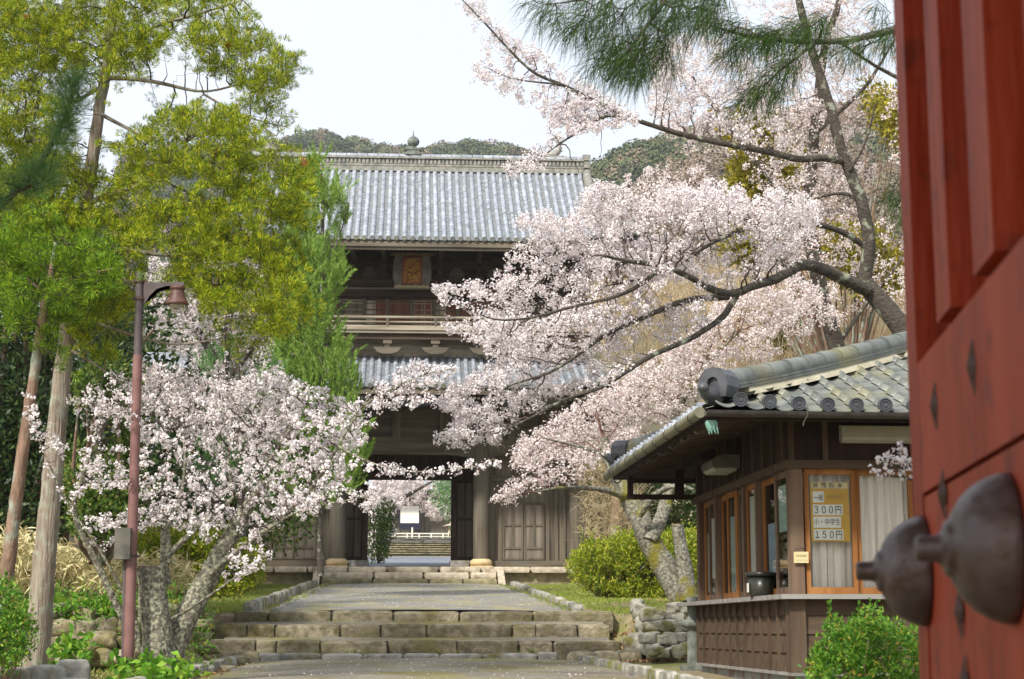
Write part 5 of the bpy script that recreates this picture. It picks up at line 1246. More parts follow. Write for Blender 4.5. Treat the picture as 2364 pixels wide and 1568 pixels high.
# ---- sunlit cherry behind it
cherry("mossy-trunked cherry tree rising between the yellow-green shrub and ticket booth", P(1560, 1395, 26.5), [
  ([(1590, 1410), (1560, 1360), (1535, 1310), (1500, 1250), (1475, 1190), (1450, 1150), (1430, 1110), (1400, 1060), (1395, 1010)], (26.4, 26.8), (.21, .20, .19, .18, .17, .15, .12, .08, .06)),
  ([(1500, 1250), (1530, 1190), (1545, 1120), (1560, 1040), (1550, 970), (1590, 900), (1640, 830), (1700, 770)], (26.4, 27.5), (.12, .02)),
  ([(1560, 1040), (1600, 960), (1620, 860), (1655, 760)], (26.6, 27), (.04, .01)),
  ([(1450, 1150), (1400, 1130), (1340, 1125), (1290, 1125), (1240, 1135)], (26.6, 25.4), (.06, .01)),
  ([(1440, 1120), (1400, 1050), (1330, 1030), (1250, 1010)], (26.7, 25.8), (.05, .01)),
  ([(1475, 1190), (1510, 1140), (1560, 1115), (1600, 1130)], (26.2, 25.6), (.06, .02))],
  [([(1200, 1010), (1300, 940), (1400, 900), (1500, 820), (1600, 760), (1660, 700), (1760, 640), (1850, 640), (1900, 690), (1800, 760), (1720, 800), (1640, 860), (1600, 920), (1500, 980), (1440, 1060), (1300, 1060), (1180, 1080)], 27.5, 1.2, 3200, .2, 2.5),
   ([(1120, 1160), (1180, 1110), (1240, 1070), (1310, 1050), (1400, 1050), (1330, 1100), (1240, 1130), (1180, 1165)], 25.6, .4, 260, .4, 3),
   ([(1660, 800), (1800, 700), (1940, 700), (1960, 740), (1800, 820), (1700, 860), (1640, 900)], 29, .8, 230, .5, 3)],
  102, petal="petal_pink", bark="bark_moss", per=1.7, R=.055, nfl=10, size=.036, step=.11, dk=.10, twig="twig_red", calyx=2,
  stubs=[([(1590, 1385), (1580, 1310), (1568, 1250), (1562, 1212)], 26.2, (.15, .12, .10, .095)), ([(1600, 1390), (1640, 1320), (1680, 1260)], (26.2, 26.6), (.12, .08))])
# ---- upper right pinkish cherry, farther up the slope
cherry("reddish-white cherry tree filling the upper corner behind the leaning trunk", P(1950, 1200, 31), [
  ([(1980, 1250), (1960, 900), (1900, 700), (1860, 500), (1880, 300), (1900, 120), (1950, -40)], (31, 31), (.2, .05)),
  ([(1900, 700), (1800, 600), (1700, 480), (1600, 420)], 31, (.08, .02)), ([(1860, 500), (1750, 380), (1650, 250), (1600, 180)], 30.5, (.08, .02)), ([(1890, 300), (2000, 200), (2060, 100)], 30.5, (.05, .02)), ([(1930, 800), (2000, 700), (2080, 600)], 31, (.05, .02))],
  [([(1500, 140), (1640, 20), (1800, -60), (2100, -60), (2120, 760), (1900, 700), (1780, 640), (1700, 560), (1560, 500), (1420, 420), (1500, 390), (1640, 380), (1500, 280)], 30.5, 1.6, 2500, .6, 1.6),
   ([(1420, 400), (1520, 390), (1640, 400), (1660, 460), (1560, 470), (1440, 470)], 29.5, .8, 160, .3, 2)],
  103, petal="petal_pink", per=1.6, R=.07, nfl=10, size=.040, step=.14, dk=.15, di=1.3, twig="twig_red", calyx=2)
# ---- left cherry with lichened broken trunks
cherry("old cherry tree with lichened broken trunks and sawn stub left of the stairs", P(385, 1575, 17), [
  ([(400, 1590), (395, 1500), (420, 1440), (455, 1380), (490, 1310), (525, 1250), (560, 1190), (585, 1150)], (17, 17.4), (.15, .12, .12, .115, .105, .09, .07, .05)),
  ([(480, 1330), (520, 1290), (560, 1265), (640, 1205), (700, 1150), (750, 1085), (795, 1000), (840, 935), (870, 890)], (17.1, 16.6), (.035, .008)),
  ([(380, 1290), (430, 1240), (490, 1190), (540, 1150), (600, 1090), (660, 1010), (700, 930)], (17, 17.2), (.032, .008)),
  ([(395, 1430), (430, 1410), (500, 1365), (560, 1320), (620, 1280)], (16.9, 16.4), (.02, .005)),
  ([(350, 1530), (310, 1470), (268, 1400), (235, 1320), (205, 1265), (180, 1220), (160, 1165), (190, 1110), (215, 1020), (235, 950)], (17, 16.6), (.045, .04, .038, .035, .03, .028, .022, .015, .01, .007)),
  ([(330, 1520), (320, 1440), (285, 1370), (255, 1310), (205, 1230), (150, 1160), (110, 1060), (60, 960)], (17, 16.4), (.022, .004)),
  ([(620, 1220), (700, 1170), (780, 1160), (830, 1150), (900, 1130)], (16.7, 16.3), (.012, .004)),
  ([(780, 1030), (840, 1065), (920, 1090), (1000, 1090), (1080, 1080), (1150, 1072)], (16.6, 16.3), (.013, .004)),
  ([(840, 935), (900, 900), (980, 860), (1050, 850)], (16.6, 16.4), (.012, .004)),
  ([(380, 1230), (420, 1150), (430, 1050), (410, 930)], (17.1, 17.6), (.025, .008)),
  ([(540, 1150), (520, 1050), (560, 960), (600, 900)], (17.2, 17.7), (.02, .008)),
  ([(385, 1350), (375, 1290), (380, 1230)], 17, (.05, .035))],
  [([(250, 870), (320, 830), (420, 845), (520, 880), (600, 850), (640, 830), (720, 890), (790, 910), (850, 950), (865, 1000), (800, 1060), (720, 1090), (600, 1080), (500, 1050), (400, 1000), (280, 960)], 17.3, .9, 1150, .4, 6),
   ([(480, 1040), (720, 1080), (800, 1060), (830, 1100), (760, 1150), (660, 1210), (560, 1250), (500, 1220), (440, 1130)], 17.0, .6, 480, .4, 6),
   ([(150, 900), (290, 860), (330, 960), (450, 1050), (500, 1140), (490, 1250), (380, 1230), (240, 1220), (160, 1140), (200, 1000)], 17.1, .9, 620, .5, 6),
   ([(800, 940), (860, 890), (960, 830), (1060, 850), (1060, 890), (1010, 930), (900, 950), (850, 970)], 16.6, .3, 330, .3, 4),
   ([(820, 1060), (920, 1070), (1000, 1080), (1155, 1060), (1160, 1078), (1030, 1105), (930, 1105), (850, 1090)], 16.35, .12, 210, .2, 6),
   ([(50, 880), (90, 960), (150, 1030), (150, 1060), (80, 990)], 16.5, .15, 60), ([(500, 1260), (600, 1250), (620, 1320), (540, 1330)], 16.5, .3, 60, .3, 6), ([(640, 1130), (860, 1120), (880, 1170), (760, 1180), (680, 1200)], 16.4, .3, 120, .4, 5)],
  104, bark="bark_lichen", per=1.15, R=.030, nfl=10, size=.028, step=.065, dk=.07, di=.6, twig="twig", jit=.02, maxd=6, maxr=.012,
  stubs=[([(380, 1590), (368, 1500), (358, 1420), (350, 1350), (347, 1308)], 16.9, (.17, .15, .145, .14, .135)), ([(385, 1300), (388, 1240), (375, 1180)], 17, (.05, .045, .035)), ([(560, 1190), (600, 1130), (612, 1112)], 17.4, (.07, .055, .05))])
# dark limb tree behind it
cherry("cherry tree behind the lamp post with a dark level limb", P(230, 1250, 23), [
  ([(180, 1300), (200, 1100), (240, 960), (300, 940)], 23, (.16, .10)), ([(250, 960), (330, 948), (420, 968), (540, 988), (600, 1010), (640, 1030)], (23, 22.4), (.07, .02)), ([(200, 980), (300, 972), (400, 976), (480, 990)], 23.2, (.06, .02)), ([(595, 1005), (640, 940), (660, 880)], (22.5, 22.6), (.025, .008)), ([(300, 940), (380, 880), (470, 850)], 23.3, (.03, .01))],
  [([(250, 870), (400, 850), (520, 880), (640, 850), (700, 920), (690, 1000), (600, 1040), (500, 1000), (400, 960), (300, 950)], 23.2, .9, 1800, .2, 3)], 105, petal="petal_pink", per=1.7, R=.05, nfl=9, size=.034, step=.12, dk=.12)
cherry("pale cherry tree partly hidden behind the cedar, left of the gate", P(500, 1250, 38), [
  ([(480, 1280), (500, 1000), (520, 800), (540, 650)], 38, (.25, .06)), ([(505, 900), (600, 780), (680, 720)], 38, (.1, .03)), ([(510, 850), (430, 720), (400, 620)], 38, (.1, .03))],
  [([(330, 600), (420, 530), (560, 560), (640, 640), (700, 720), (720, 860), (640, 900), (450, 850), (340, 780)], 38, 1.6, 2400, .25, 1.3)], 106, petal="petal_far", per=1.8, R=.09, nfl=8, size=.06, step=.2, dk=.2, di=1.5, maxr=.03)
# cherries seen through the gate
for k, (xx, D, lab, poly, tr) in enumerate((
   (905, 100, "leaning cherry tree seen through the gate passage, left side", [(855, 1090), (960, 1090), (930, 1160), (905, 1210), (890, 1290), (860, 1300)], [(860, 1310), (880, 1200), (930, 1150), (1000, 1110)]),
   (1000, 150, "wide pale cherry tree before the far hall, centre of gate passage", [(850, 1050), (1100, 1050), (1120, 1195), (1050, 1200), (985, 1190), (960, 1168), (900, 1175), (860, 1200)], [(1090, 1240), (1075, 1180), (1010, 1150), (950, 1150)]))):
    cherry(lab, P(tr[0][0], tr[0][1] + 10, D), [(tr, D, (.3, .05))], [(poly, D, 3, 1000, .2, .6)], 110 + k, petal="petal_far", per=2.2, R=.2, nfl=9, size=.15, step=.4, dk=.36, di=3, maxr=.05, maxd=9)

# blossom sprig in front of the booth window
cherry("small blossom sprig hanging beside the red door edge in front of booth lamp", P(2110, 1120, 7.5), [([(2180, 1150), (2120, 1095), (2075, 1085), (2030, 1098)], 7.5, (.008, .003)), ([(2110, 1092), (2090, 1060), (2072, 1028)], 7.5, (.004, .002))],
  [([(2010, 1060), (2060, 1045), (2110, 1060), (2115, 1095), (2060, 1100), (2012, 1100)], 7.5, .06, 26), ([(2068, 1025), (2078, 1020), (2085, 1035)], 7.5, .02, 2)], 120, per=1.0, R=.016, nfl=7, size=.020, step=.03, dk=.03, di=.3, jit=.008, maxd=2, maxr=.006)

# ---- cedar and other conifers
def spray(mb, c, dirs, rng, n=26, L=.11, W=.012, spread=.8, mat=0, up=.35):
    k = len(c); d = rng.normal(0, 1, (k, n, 3)); d /= np.linalg.norm(d, axis=2)[..., None] + 1e-9
    v = dirs[:, None] * .7 + d * spread; v[..., 2] += up; v /= np.linalg.norm(v, axis=2)[..., None] + 1e-9
    p = c[:, None] + d * L * .35; mb.blades(p.reshape(-1, 3), v.reshape(-1, 3), rng.uniform(.6, 1.2, k * n) * L, W, rng, mat, mid=.5)
def conifer(name, label, cat, base, limbs, regions, seed, leaf, bark, step=.14, dk=.16, di=1.0, n=26, L=.11, W=.012, spread=.8, per=1.3, up=.35, twig="twig", maxd=5, dead=0, sides=12, group=None, jit=.05, grav=0.0):
    rng = np.random.default_rng(seed); o = thing(name, label, cat, tuple(base)); 
    if group: o["group"] = group
    L3 = [limb(*l) for l in limbs]; T = MB()
    for pts, rr in L3: T.tube(pts, rr, sides if rr.max() > .04 else 8, 0, .06, rng)
    A = np.vstack([clumps(*r[1:], rng) if r[0] == 'c' else region(*r[:4], rng, *(r[4:])) for r in regions]); N, par, rad, nf, dep = colonize(L3, A, rng, step, di, dk, grav=grav)
    B = MB(); mesh_twigs(B, N, par, rad, nf)
    c, idx = pick_tips(N, par, rad, nf, dep, rng, maxd, per, jit, .03); d = N[idx] - N[np.maximum(par[idx], 0)]; d /= np.linalg.norm(d, axis=1)[:, None] + 1e-9
    F = MB(); spray(F, c, d, rng, n, L, W, spread, 0, up)
    if dead:
        q = rng.choice(len(c), dead, replace=False); spray(F, c[q], d[q], rng, n * 2, L * .7, W * 1.4, spread, 1, up)
    T.build("trunk", M[bark], o, world=True); B.build("branches", M[twig], o, world=True); F.build("foliage", [M[leaf], M["cedar_dead"]], o, world=True)
    print(label[:30], "attr", len(A), "nodes", len(N), "sprays", len(c)); return o
conifer("cedar_tree", "tall cedar with thick grey lichened trunk and yellow-green foliage", "cedar tree", P(80, 1545, 18), [
  ([(72, 1560), (82, 1520), (95, 1400), (112, 1200), (130, 1000), (150, 800), (177, 600), (205, 430), (237, 200), (252, 130), (262, 0), (275, -120)], 18, (.165, .14, .125, .115, .10, .09, .08, .07, .06, .055, .05, .04)),
  ([(205, 470), (262, 445), (350, 422), (402, 385), (425, 330)], (18, 17.5), (.035, .012)),
  ([(185, 580), (270, 570), (350, 588), (430, 590), (500, 565), (560, 560)], (18, 17.4), (.035, .010)),
  ([(240, 180), (320, 182), (400, 198), (470, 218), (560, 192)], (18, 17.8), (.03, .010)),
  ([(225, 260), (300, 300), (360, 330)], (18, 17.6), (.025, .01)), ([(180, 600), (240, 620), (310, 660)], (18, 17.4), (.03, .01)),
  ([(150, 800), (250, 860), (330, 930), (400, 980)], (18, 17.3), (.016, .005)), ([(160, 720), (260, 760), (400, 800), (520, 780)], (18, 17.4), (.02, .006)),
  ([(250, 130), (350, 60), (470, 30), (560, 0)], (18, 18.2), (.025, .01)), ([(235, 200), (150, 250), (60, 260), (-40, 300)], (18, 18.3), (.025, .01)), ([(200, 440), (120, 420), (30, 460)], (18, 18.2), (.025, .01)),
  ([(420, 590), (480, 640), (560, 700), (660, 720)], (17.5, 17.2), (.014, .006)), ([(470, 218), (560, 270), (640, 290)], (17.8, 17.6), (.014, .006))],
  [('c', [(-60, -60), (380, -60), (400, 40), (400, 110), (330, 150), (240, 180), (160, 260), (-60, 300)], 18.2, 1.0, 210, 22, .24),
   ('c', [(400, -30), (560, -30), (540, 40), (630, 75), (675, 160), (680, 240), (650, 290), (580, 250), (500, 180), (440, 110)], 17.9, .6, 60, 22, .19),
   ('c', [(420, 250), (560, 270), (640, 330), (700, 390), (720, 440), (680, 520), (580, 500), (500, 420), (380, 420), (260, 420), (250, 340)], 17.6, .8, 115, 22, .20),
   ('c', [(330, 440), (560, 470), (640, 520), (690, 620), (705, 720), (650, 765), (560, 740), (470, 700), (400, 640), (330, 560)], 17.4, .9, 140, 22, .20),
   ('c', [(-40, 300), (140, 260), (200, 400), (180, 560), (60, 620), (-60, 600)], 18.3, .9, 120, 22, .22),
   ('c', [(190, 400), (330, 420), (340, 560), (300, 680), (260, 800), (180, 780), (170, 640)], 17.9, .7, 66, 22, .19),
   ('c', [(530, 790), (590, 780), (620, 810), (590, 840), (540, 830)], 17.2, .1, 2, 18, .14)],
  201, "cedar", "bark_cedar", n=46, L=.062, W=.0056, per=1.8, dead=16, step=.09, dk=.09, di=.8, up=.45)
conifer("cedar_tree", "slender leaning cedar with reddish bark and bright green sprays", "cedar tree", P(5, 1400, 17), [
  ([(-8, 1480), (8, 1380), (20, 1300), (40, 1130), (65, 960), (85, 820), (100, 720), (118, 640), (128, 560)], 17, (.085, .078, .07, .064, .058, .05, .042, .035, .02)),
  ([(110, 680), (60, 640), (0, 600)], 17, (.02, .01)), ([(115, 650), (180, 640), (260, 620)], (17, 16.6), (.02, .008))],
  [('c', [(-60, 500), (30, 480), (130, 490), (210, 560), (280, 610), (300, 690), (240, 740), (150, 760), (60, 740), (-60, 700)], 17.1, .8, 62, 20, .18), ('c', [(100, 760), (170, 760), (180, 840), (120, 840)], 16.9, .2, 4, 18, .13)],
  202, "cedar_green", "bark_red", n=44, L=.078, W=.0065, per=1.5, step=.09, dk=.09, di=.8)
def pine(label, base, limbs, regions, seed, leaf, n=60, L=.09, W=.006, per=1.0, upv=.9, shoot=.28, step=.14, dk=.18, twig="twig", droop=0., jit=.04, name="pine_tree", dens=8):
    """needles set along upright shoots"""
    rng = np.random.default_rng(seed); o = thing(name, label, "pine tree", tuple(base)); L3 = [limb(*l) for l in limbs]; T = MB()
    for pts, rr in L3: T.tube(pts, rr, 10, 0, .06, rng)
    A = np.vstack([region(*r[:4], rng, *(r[4:])) for r in regions]); N, par, rad, nf, dep = colonize(L3, A, rng, step, 1.0, dk)
    B = MB(); mesh_twigs(B, N, par, rad, nf); c, idx = pick_tips(N, par, rad, nf, dep, rng, 3, per, jit, .03)
    d = N[idx] - N[np.maximum(par[idx], 0)]; d /= np.linalg.norm(d, axis=1)[:, None] + 1e-9; d = d * .5; d[:, 2] += upv; d += rng.normal(0, .2, d.shape); d /= np.linalg.norm(d, axis=1)[:, None] + 1e-9
    k = len(c); t = rng.uniform(0, 1, (k, n, 1)); q = rng.normal(0, 1, (k, n, 3)); q /= np.linalg.norm(q, axis=2)[..., None]
    sl_ = shoot * rng.uniform(.6, 1.2, (k, 1, 1)); pts = c[:, None] + d[:, None] * t * sl_; v = q * .6 + d[:, None] * (.7 + .5 * t)
    F = MB(); F.blades(pts.reshape(-1, 3), v.reshape(-1, 3), rng.uniform(.7, 1.1, k * n) * L, W, rng, 0, mid=.5, droop=droop)
    T.build("trunk", M["bark_cherry"], o, world=True); B.build("branches", M[twig], o, world=True); F.build("needles", M[leaf], o, world=True)
    print(label[:30], "attr", len(A), "nodes", len(N), "shoots", k); return o
pine("young light green pine with upright shoots standing in front of the gate's left side", P(735, 1330, 33), [
  ([(740, 1330), (735, 1100), (740, 800), (745, 500), (742, 400)], 33, (.065, .02)), ([(738, 1000), (790, 960), (830, 920)], 33, (.03, .01)), ([(738, 1100), (800, 1080), (850, 1030)], 33, (.03, .01)), ([(740, 800), (690, 740), (660, 700)], 33, (.03, .01)), ([(742, 620), (780, 560), (805, 470)], 33, (.02, .01)), ([(740, 1050), (690, 1000), (650, 960)], 33, (.03, .01))],
  [([(690, 440), (735, 370), (745, 440), (790, 440), (800, 500), (790, 560), (800, 620), (770, 700), (760, 760), (800, 820), (835, 900), (800, 960), (850, 1040), (830, 1120), (760, 1180), (690, 1200), (650, 1100), (630, 900), (640, 700), (650, 560)], 33, .9, 3200, .1, 1.8)],
  210, "pine", n=80, L=.09, W=.011, per=1.3, step=.12, dk=.11, shoot=.40)
pine("dim young pine glimpsed behind the left cherry's blossoms", P(560, 1290, 28), [([(560, 1290), (555, 1100), (550, 880), (545, 800)], 28, (.08, .03)), ([(555, 1000), (500, 950), (470, 920)], 28, (.03, .01)), ([(555, 1100), (480, 1070), (450, 1040)], 28, (.03, .01))],
  [([(460, 840), (560, 800), (640, 850), (650, 1000), (640, 1180), (520, 1180), (430, 1100), (440, 980), (480, 930)], 28, .8, 600, .3, 1.6)], 211, "pine_blue", n=60, L=.10, W=.009, shoot=.32)
# drooping dark pine boughs at the top, nearer than the cherry
def boughs(name, label, base, limbs, regions, seed, leaf, n, L, W, step, dk, dr, droop, trunk_bark="bark_cherry", per=1.2):
    rng = np.random.default_rng(seed); o = thing(name, label, "pine tree", tuple(base)); L3 = [limb(*l) for l in limbs]; T = MB()
    for pts, rr in L3: T.tube(pts, rr, 8, 0, .06, rng)
    A = np.vstack([region(*r[:4], rng, *(r[4:])) for r in regions]); N, par, rad, nf, dep = colonize(L3, A, rng, step, .5, dk)
    B = MB(); mesh_twigs(B, N, par, rad, nf); c, idx = pick_tips(N, par, rad, nf, dep, rng, 6, per, .015, .03)
    k = len(c); q = rng.normal(0, 1, (k, n, 3)); q /= np.linalg.norm(q, axis=2)[..., None]; v = q * .6 + np.asarray(dr)
    p = c[:, None] + rng.normal(0, .012, (k, n, 3)); F = MB(); F.blades(p.reshape(-1, 3), v.reshape(-1, 3), rng.uniform(.7, 1.15, k * n) * L, W, rng, 0, mid=.5, droop=droop)
    T.build("trunk", M[trunk_bark], o, world=True); B.build("branches", M["twig"], o, world=True); F.build("needles", M[leaf], o, world=True); print(label[:30], "tufts", k); return o
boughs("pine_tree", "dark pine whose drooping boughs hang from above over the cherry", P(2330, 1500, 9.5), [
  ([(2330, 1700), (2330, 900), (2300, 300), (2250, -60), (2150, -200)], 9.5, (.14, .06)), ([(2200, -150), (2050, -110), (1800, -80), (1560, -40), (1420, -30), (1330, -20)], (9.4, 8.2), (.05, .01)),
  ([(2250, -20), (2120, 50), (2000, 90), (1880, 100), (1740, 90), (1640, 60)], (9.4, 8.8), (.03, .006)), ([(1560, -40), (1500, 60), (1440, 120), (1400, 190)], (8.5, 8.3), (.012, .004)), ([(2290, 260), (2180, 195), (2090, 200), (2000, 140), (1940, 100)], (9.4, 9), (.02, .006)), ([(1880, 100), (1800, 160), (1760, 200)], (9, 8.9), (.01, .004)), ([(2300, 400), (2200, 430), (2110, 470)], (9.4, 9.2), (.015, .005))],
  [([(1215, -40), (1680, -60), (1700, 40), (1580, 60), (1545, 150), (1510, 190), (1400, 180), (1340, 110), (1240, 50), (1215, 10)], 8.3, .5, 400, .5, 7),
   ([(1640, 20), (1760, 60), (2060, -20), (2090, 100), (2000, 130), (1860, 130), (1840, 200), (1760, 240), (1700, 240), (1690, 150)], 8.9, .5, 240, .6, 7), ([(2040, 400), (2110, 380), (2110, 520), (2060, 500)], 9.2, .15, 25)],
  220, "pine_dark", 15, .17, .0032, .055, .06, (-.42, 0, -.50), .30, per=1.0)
boughs("pine_tree", "blue-green pine sprig with cones reaching in from the left edge", P(-160, 900, 6.4), [
  ([(-200, 1900), (-190, 1200), (-150, 700), (-80, 560), (0, 475), (60, 420), (110, 370), (150, 290), (172, 215), (180, 180)], (6.6, 6), (.05, .05, .04, .02, .014, .012, .010, .008, .006, .004)), ([(20, 455), (60, 430), (110, 415)], 6.1, (.006, .004)), ([(-80, 560), (-40, 480), (-10, 430)], 6.3, (.008, .004))],
  [([(150, 190), (200, 180), (195, 300), (165, 330), (120, 380), (110, 330), (140, 260)], 6.0, .06, 36), ([(-20, 420), (60, 390), (120, 400), (100, 450), (0, 480), (-40, 470)], 6.1, .08, 30)],
  221, "pine_blue", 32, .085, .0022, .035, .03, (.1, 0, .45), .0, per=1.6)

# ---- broadleaf masses
def leafy(name, label, cat, base, polys, seed, leaf, L, W, nc, per, clr, kind=None, trunk=True, D=None, up=.2, bark="bark_red", tr=.06, group=None, trunks=()):
    rng = np.random.default_rng(seed); o = thing(name, label, cat, tuple(base))
    if group: o["group"] = group
    A = np.vstack([region(pl, d0, dd, int(nc * w), rng, .15 if (cat == 'tree') else 0, 1.6) for pl, d0, dd, w in polys])
    k = len(A); q = rng.normal(0, 1, (k, per, 3)); ln = np.linalg.norm(q, axis=2)[..., None]; q /= ln; rr = clr * rng.uniform(.2, 1, (k, per, 1)) ** .6
    v = q + rng.normal(0, .5, q.shape); v[..., 2] += up; F = MB(); F.blades((A[:, None] + q * rr).reshape(-1, 3), v.reshape(-1, 3), rng.uniform(.6, 1.2, k * per) * L, W, rng)
    if cat == "shrub":          # young shoots standing out of the outline
        z_ = A[:, 2]; topk = A[z_ > np.quantile(z_, .55)]; m2 = max(10, k // 9); t_ = topk[rng.integers(len(topk), size=m2)]; hgt = clr * rng.uniform(1.0, 3.2, (m2, 1, 1)); f_ = rng.uniform(0, 1, (m2, 16, 1))
        dr_ = rng.normal(0, .28, (m2, 1, 3)); dr_[..., 2] = 1; pp_ = t_[:, None] + dr_ * hgt * f_; vv_ = rng.normal(0, .7, pp_.shape); vv_[..., 2] += .9
        F.blades(pp_.reshape(-1, 3), vv_.reshape(-1, 3), L * rng.uniform(.6, 1.1, m2 * 16), W, rng)
    B = MB(); b0 = np.array(base)
    for q_ in range(max(4, min(60, k // 14))):
        t = A[rng.integers(k)]; m_ = b0 * .5 + t * .5 + rng.normal(0, .1, 3); B.tube([b0 + rng.normal(0, .05, 3) * [1, 1, 0], m_, t], [tr, tr * .6, tr * .15], 5, caps=False)
    for tt in trunks: pts, rr_ = limb(*tt); B.tube(pts, rr_, 10, 0, .05, rng)
    B.build("stems" if cat in ("shrub", "plant") else "trunk", M[bark], o, world=True); F.build("foliage", M[leaf], o, world=True); print(label[:30], k * per); return o
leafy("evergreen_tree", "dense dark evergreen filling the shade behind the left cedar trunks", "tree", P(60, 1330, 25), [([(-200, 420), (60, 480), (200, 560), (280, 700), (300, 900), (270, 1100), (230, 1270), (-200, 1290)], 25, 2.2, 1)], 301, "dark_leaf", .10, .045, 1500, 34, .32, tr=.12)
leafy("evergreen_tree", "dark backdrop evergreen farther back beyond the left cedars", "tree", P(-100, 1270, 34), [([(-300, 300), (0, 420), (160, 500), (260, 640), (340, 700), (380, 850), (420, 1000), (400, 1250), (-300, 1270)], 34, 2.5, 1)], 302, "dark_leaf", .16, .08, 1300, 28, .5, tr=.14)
leafy("camellia_tree", "glossy leafy evergreen bush with yellowish tips behind the lamp post", "tree", P(230, 1300, 21), [([(170, 900), (250, 820), (300, 850), (330, 950), (310, 1100), (330, 1180), (280, 1230), (190, 1230), (150, 1100)], 21, .8, 1)], 303, "mid_leaf", .085, .036, 520, 26, .17, tr=.05)
leafy("evergreen_tree", "olive evergreen behind the pale cherry, left of the gate", "tree", P(430, 1270, 44), [([(330, 700), (520, 650), (700, 760), (720, 900), (700, 1240), (420, 1260), (330, 1200)], 44, 2, 1)], 304, "mid_leaf", .18, .08, 700, 26, .5, tr=.12)
leafy("shrub", "yellow-green clipped shrub between gate platform and mossy cherry trunk", "shrub", P(1430, 1388, 35), [([(1312, 1300), (1345, 1262), (1400, 1255), (1450, 1235), (1510, 1230), (1620, 1230), (1610, 1350), (1540, 1385), (1460, 1385), (1390, 1372), (1335, 1345)], 35, .9, 1)], 305, "shrub_leaf", .075, .035, 900, 30, .13, tr=.03, up=.6)
leafy("shrub", "bright green leafy shrub in front of the ticket booth wall", "shrub", P(1990, 1640, 12), [([(1865, 1540), (1880, 1500), (1900, 1450), (1925, 1425), (1950, 1460), (1985, 1410), (2020, 1400), (2030, 1440), (2060, 1440), (2120, 1460), (2160, 1600), (1850, 1620)], 12, .35, 1)], 306, "shrub_green", .042, .018, 330, 26, .055, tr=.012, up=.5)
leafy("shrub", "green and yellow shrub at the bottom left corner by the cedar trunk", "shrub", P(0, 1600, 15.5), [([(-120, 1360), (0, 1340), (40, 1360), (75, 1440), (70, 1500), (30, 1540), (-120, 1550)], 15.5, .35, 1)], 307, "shrub_green", .045, .02, 300, 28, .08, tr=.012, up=.5)
leafy("shrub", "olive-yellow bush behind the left cherry's trunks", "shrub", P(430, 1370, 25), [([(330, 1240), (420, 1220), (520, 1240), (590, 1270), (600, 1330), (540, 1365), (400, 1360), (340, 1330)], 25, .8, 1)], 308, "shrub_leaf", .07, .03, 560, 28, .13, tr=.02)
leafy("shrub", "dark yellow-green bush beyond the dry bamboo grass", "shrub", P(230, 1320, 27), [([(100, 1220), (200, 1200), (340, 1210), (400, 1260), (380, 1310), (120, 1300)], 27, .8, 1)], 309, "shrub_leaf", .07, .03, 420, 26, .14, tr=.02)
leafy("yellow_tree", "yellow-olive leafed tree on the slope behind the leaning cherry trunk", "tree", P(1950, 1000, 36), [([(1880, 540), (1960, 520), (2060, 560), (2080, 660), (2000, 670), (1890, 620)], 36, 1, .35), ([(1700, 380), (1850, 360), (1880, 450), (1780, 470), (1690, 450)], 36, 1, .25), ([(1680, 540), (1760, 560), (1760, 600), (1690, 600)], 36, .6, .12), ([(2000, 200), (2100, 240), (2100, 360), (2040, 300)], 36, 1, .15), ([(1640, 240), (1760, 210), (1790, 300), (1700, 340)], 35, .8, .15)], 310, "olive_leaf", .16, .06, 620, 26, .28, tr=.05)
leafy("evergreen_tree", "dark green tree right of the gate behind the shrub", "tree", P(1500, 1310, 56), [([(1350, 1080), (1500, 1060), (1640, 1080), (1640, 1290), (1360, 1300)], 56, 2, 1)], 311, "mid_leaf", .2, .09, 420, 26, .5, tr=.1, trunks=[([(1418, 1300), (1420, 1200), (1424, 1120)], 50, (.16, .13)), ([(1395, 1300), (1392, 1150)], 52, (.1, .08)), ([(1450, 1300), (1452, 1140)], 53, (.1, .08))])
leafy("shrub", "dark bush among the dry grass on the right slope", "shrub", P(1790, 800, 40), [([(1770, 740), (1830, 730), (1840, 790), (1780, 800)], 40, .5, 1)], 312, "mid_leaf", .1, .04, 90, 26, .2, tr=.03)
leafy("shrub", "green bush at left edge seen through the gate passage", "shrub", P(870, 1300, 60), [([(858, 1180), (905, 1160), (900, 1230), (885, 1290), (858, 1300)], 60, .7, 1)], 313, "mid_leaf", .12, .06, 90, 26, .25, tr=.03)
leafy("pine_tree", "green pine at right edge of the view through the gate", "tree", P(1060, 1258, 140), [([(1010, 1110), (1070, 1090), (1090, 1240), (1050, 1240), (1040, 1190), (1010, 1150)], 140, 1.5, 1)], 314, "pine_blue", .35, .09, 120, 30, .8, tr=.12)

# dry bamboo grass, reeds, ground plants
def stuff_blades(name, label, cat, polys, seed, leaf, L, W, n, per, spread, up=.3, droop=.3):
    rng = np.random.default_rng(seed); b = MB()
    for pl, d0, dd, w in polys:
        A = region(pl, d0, dd, int(n * w), rng); p = np.repeat(A, per, 0) + rng.normal(0, .05, (len(A) * per, 3)); d = rng.normal(0, spread, p.shape); d[:, 2] += up
        b.blades(p, d, rng.uniform(.6, 1.2, len(p)) * L, W, rng, droop=droop)
    return tag(b.build(name, M[leaf]), label, cat, kind="stuff")
stuff_blades("bamboo_grass", "dried straw-coloured bamboo grass on the bank behind the lamp post", "grass", [([(-60, 1240), (60, 1230), (180, 1270), (300, 1290), (440, 1290), (450, 1350), (300, 1355), (100, 1350), (-60, 1340)], 22.5, .9, 1)], 401, "bamboo_dry", .20, .026, 950, 6, 1, .0, .15)
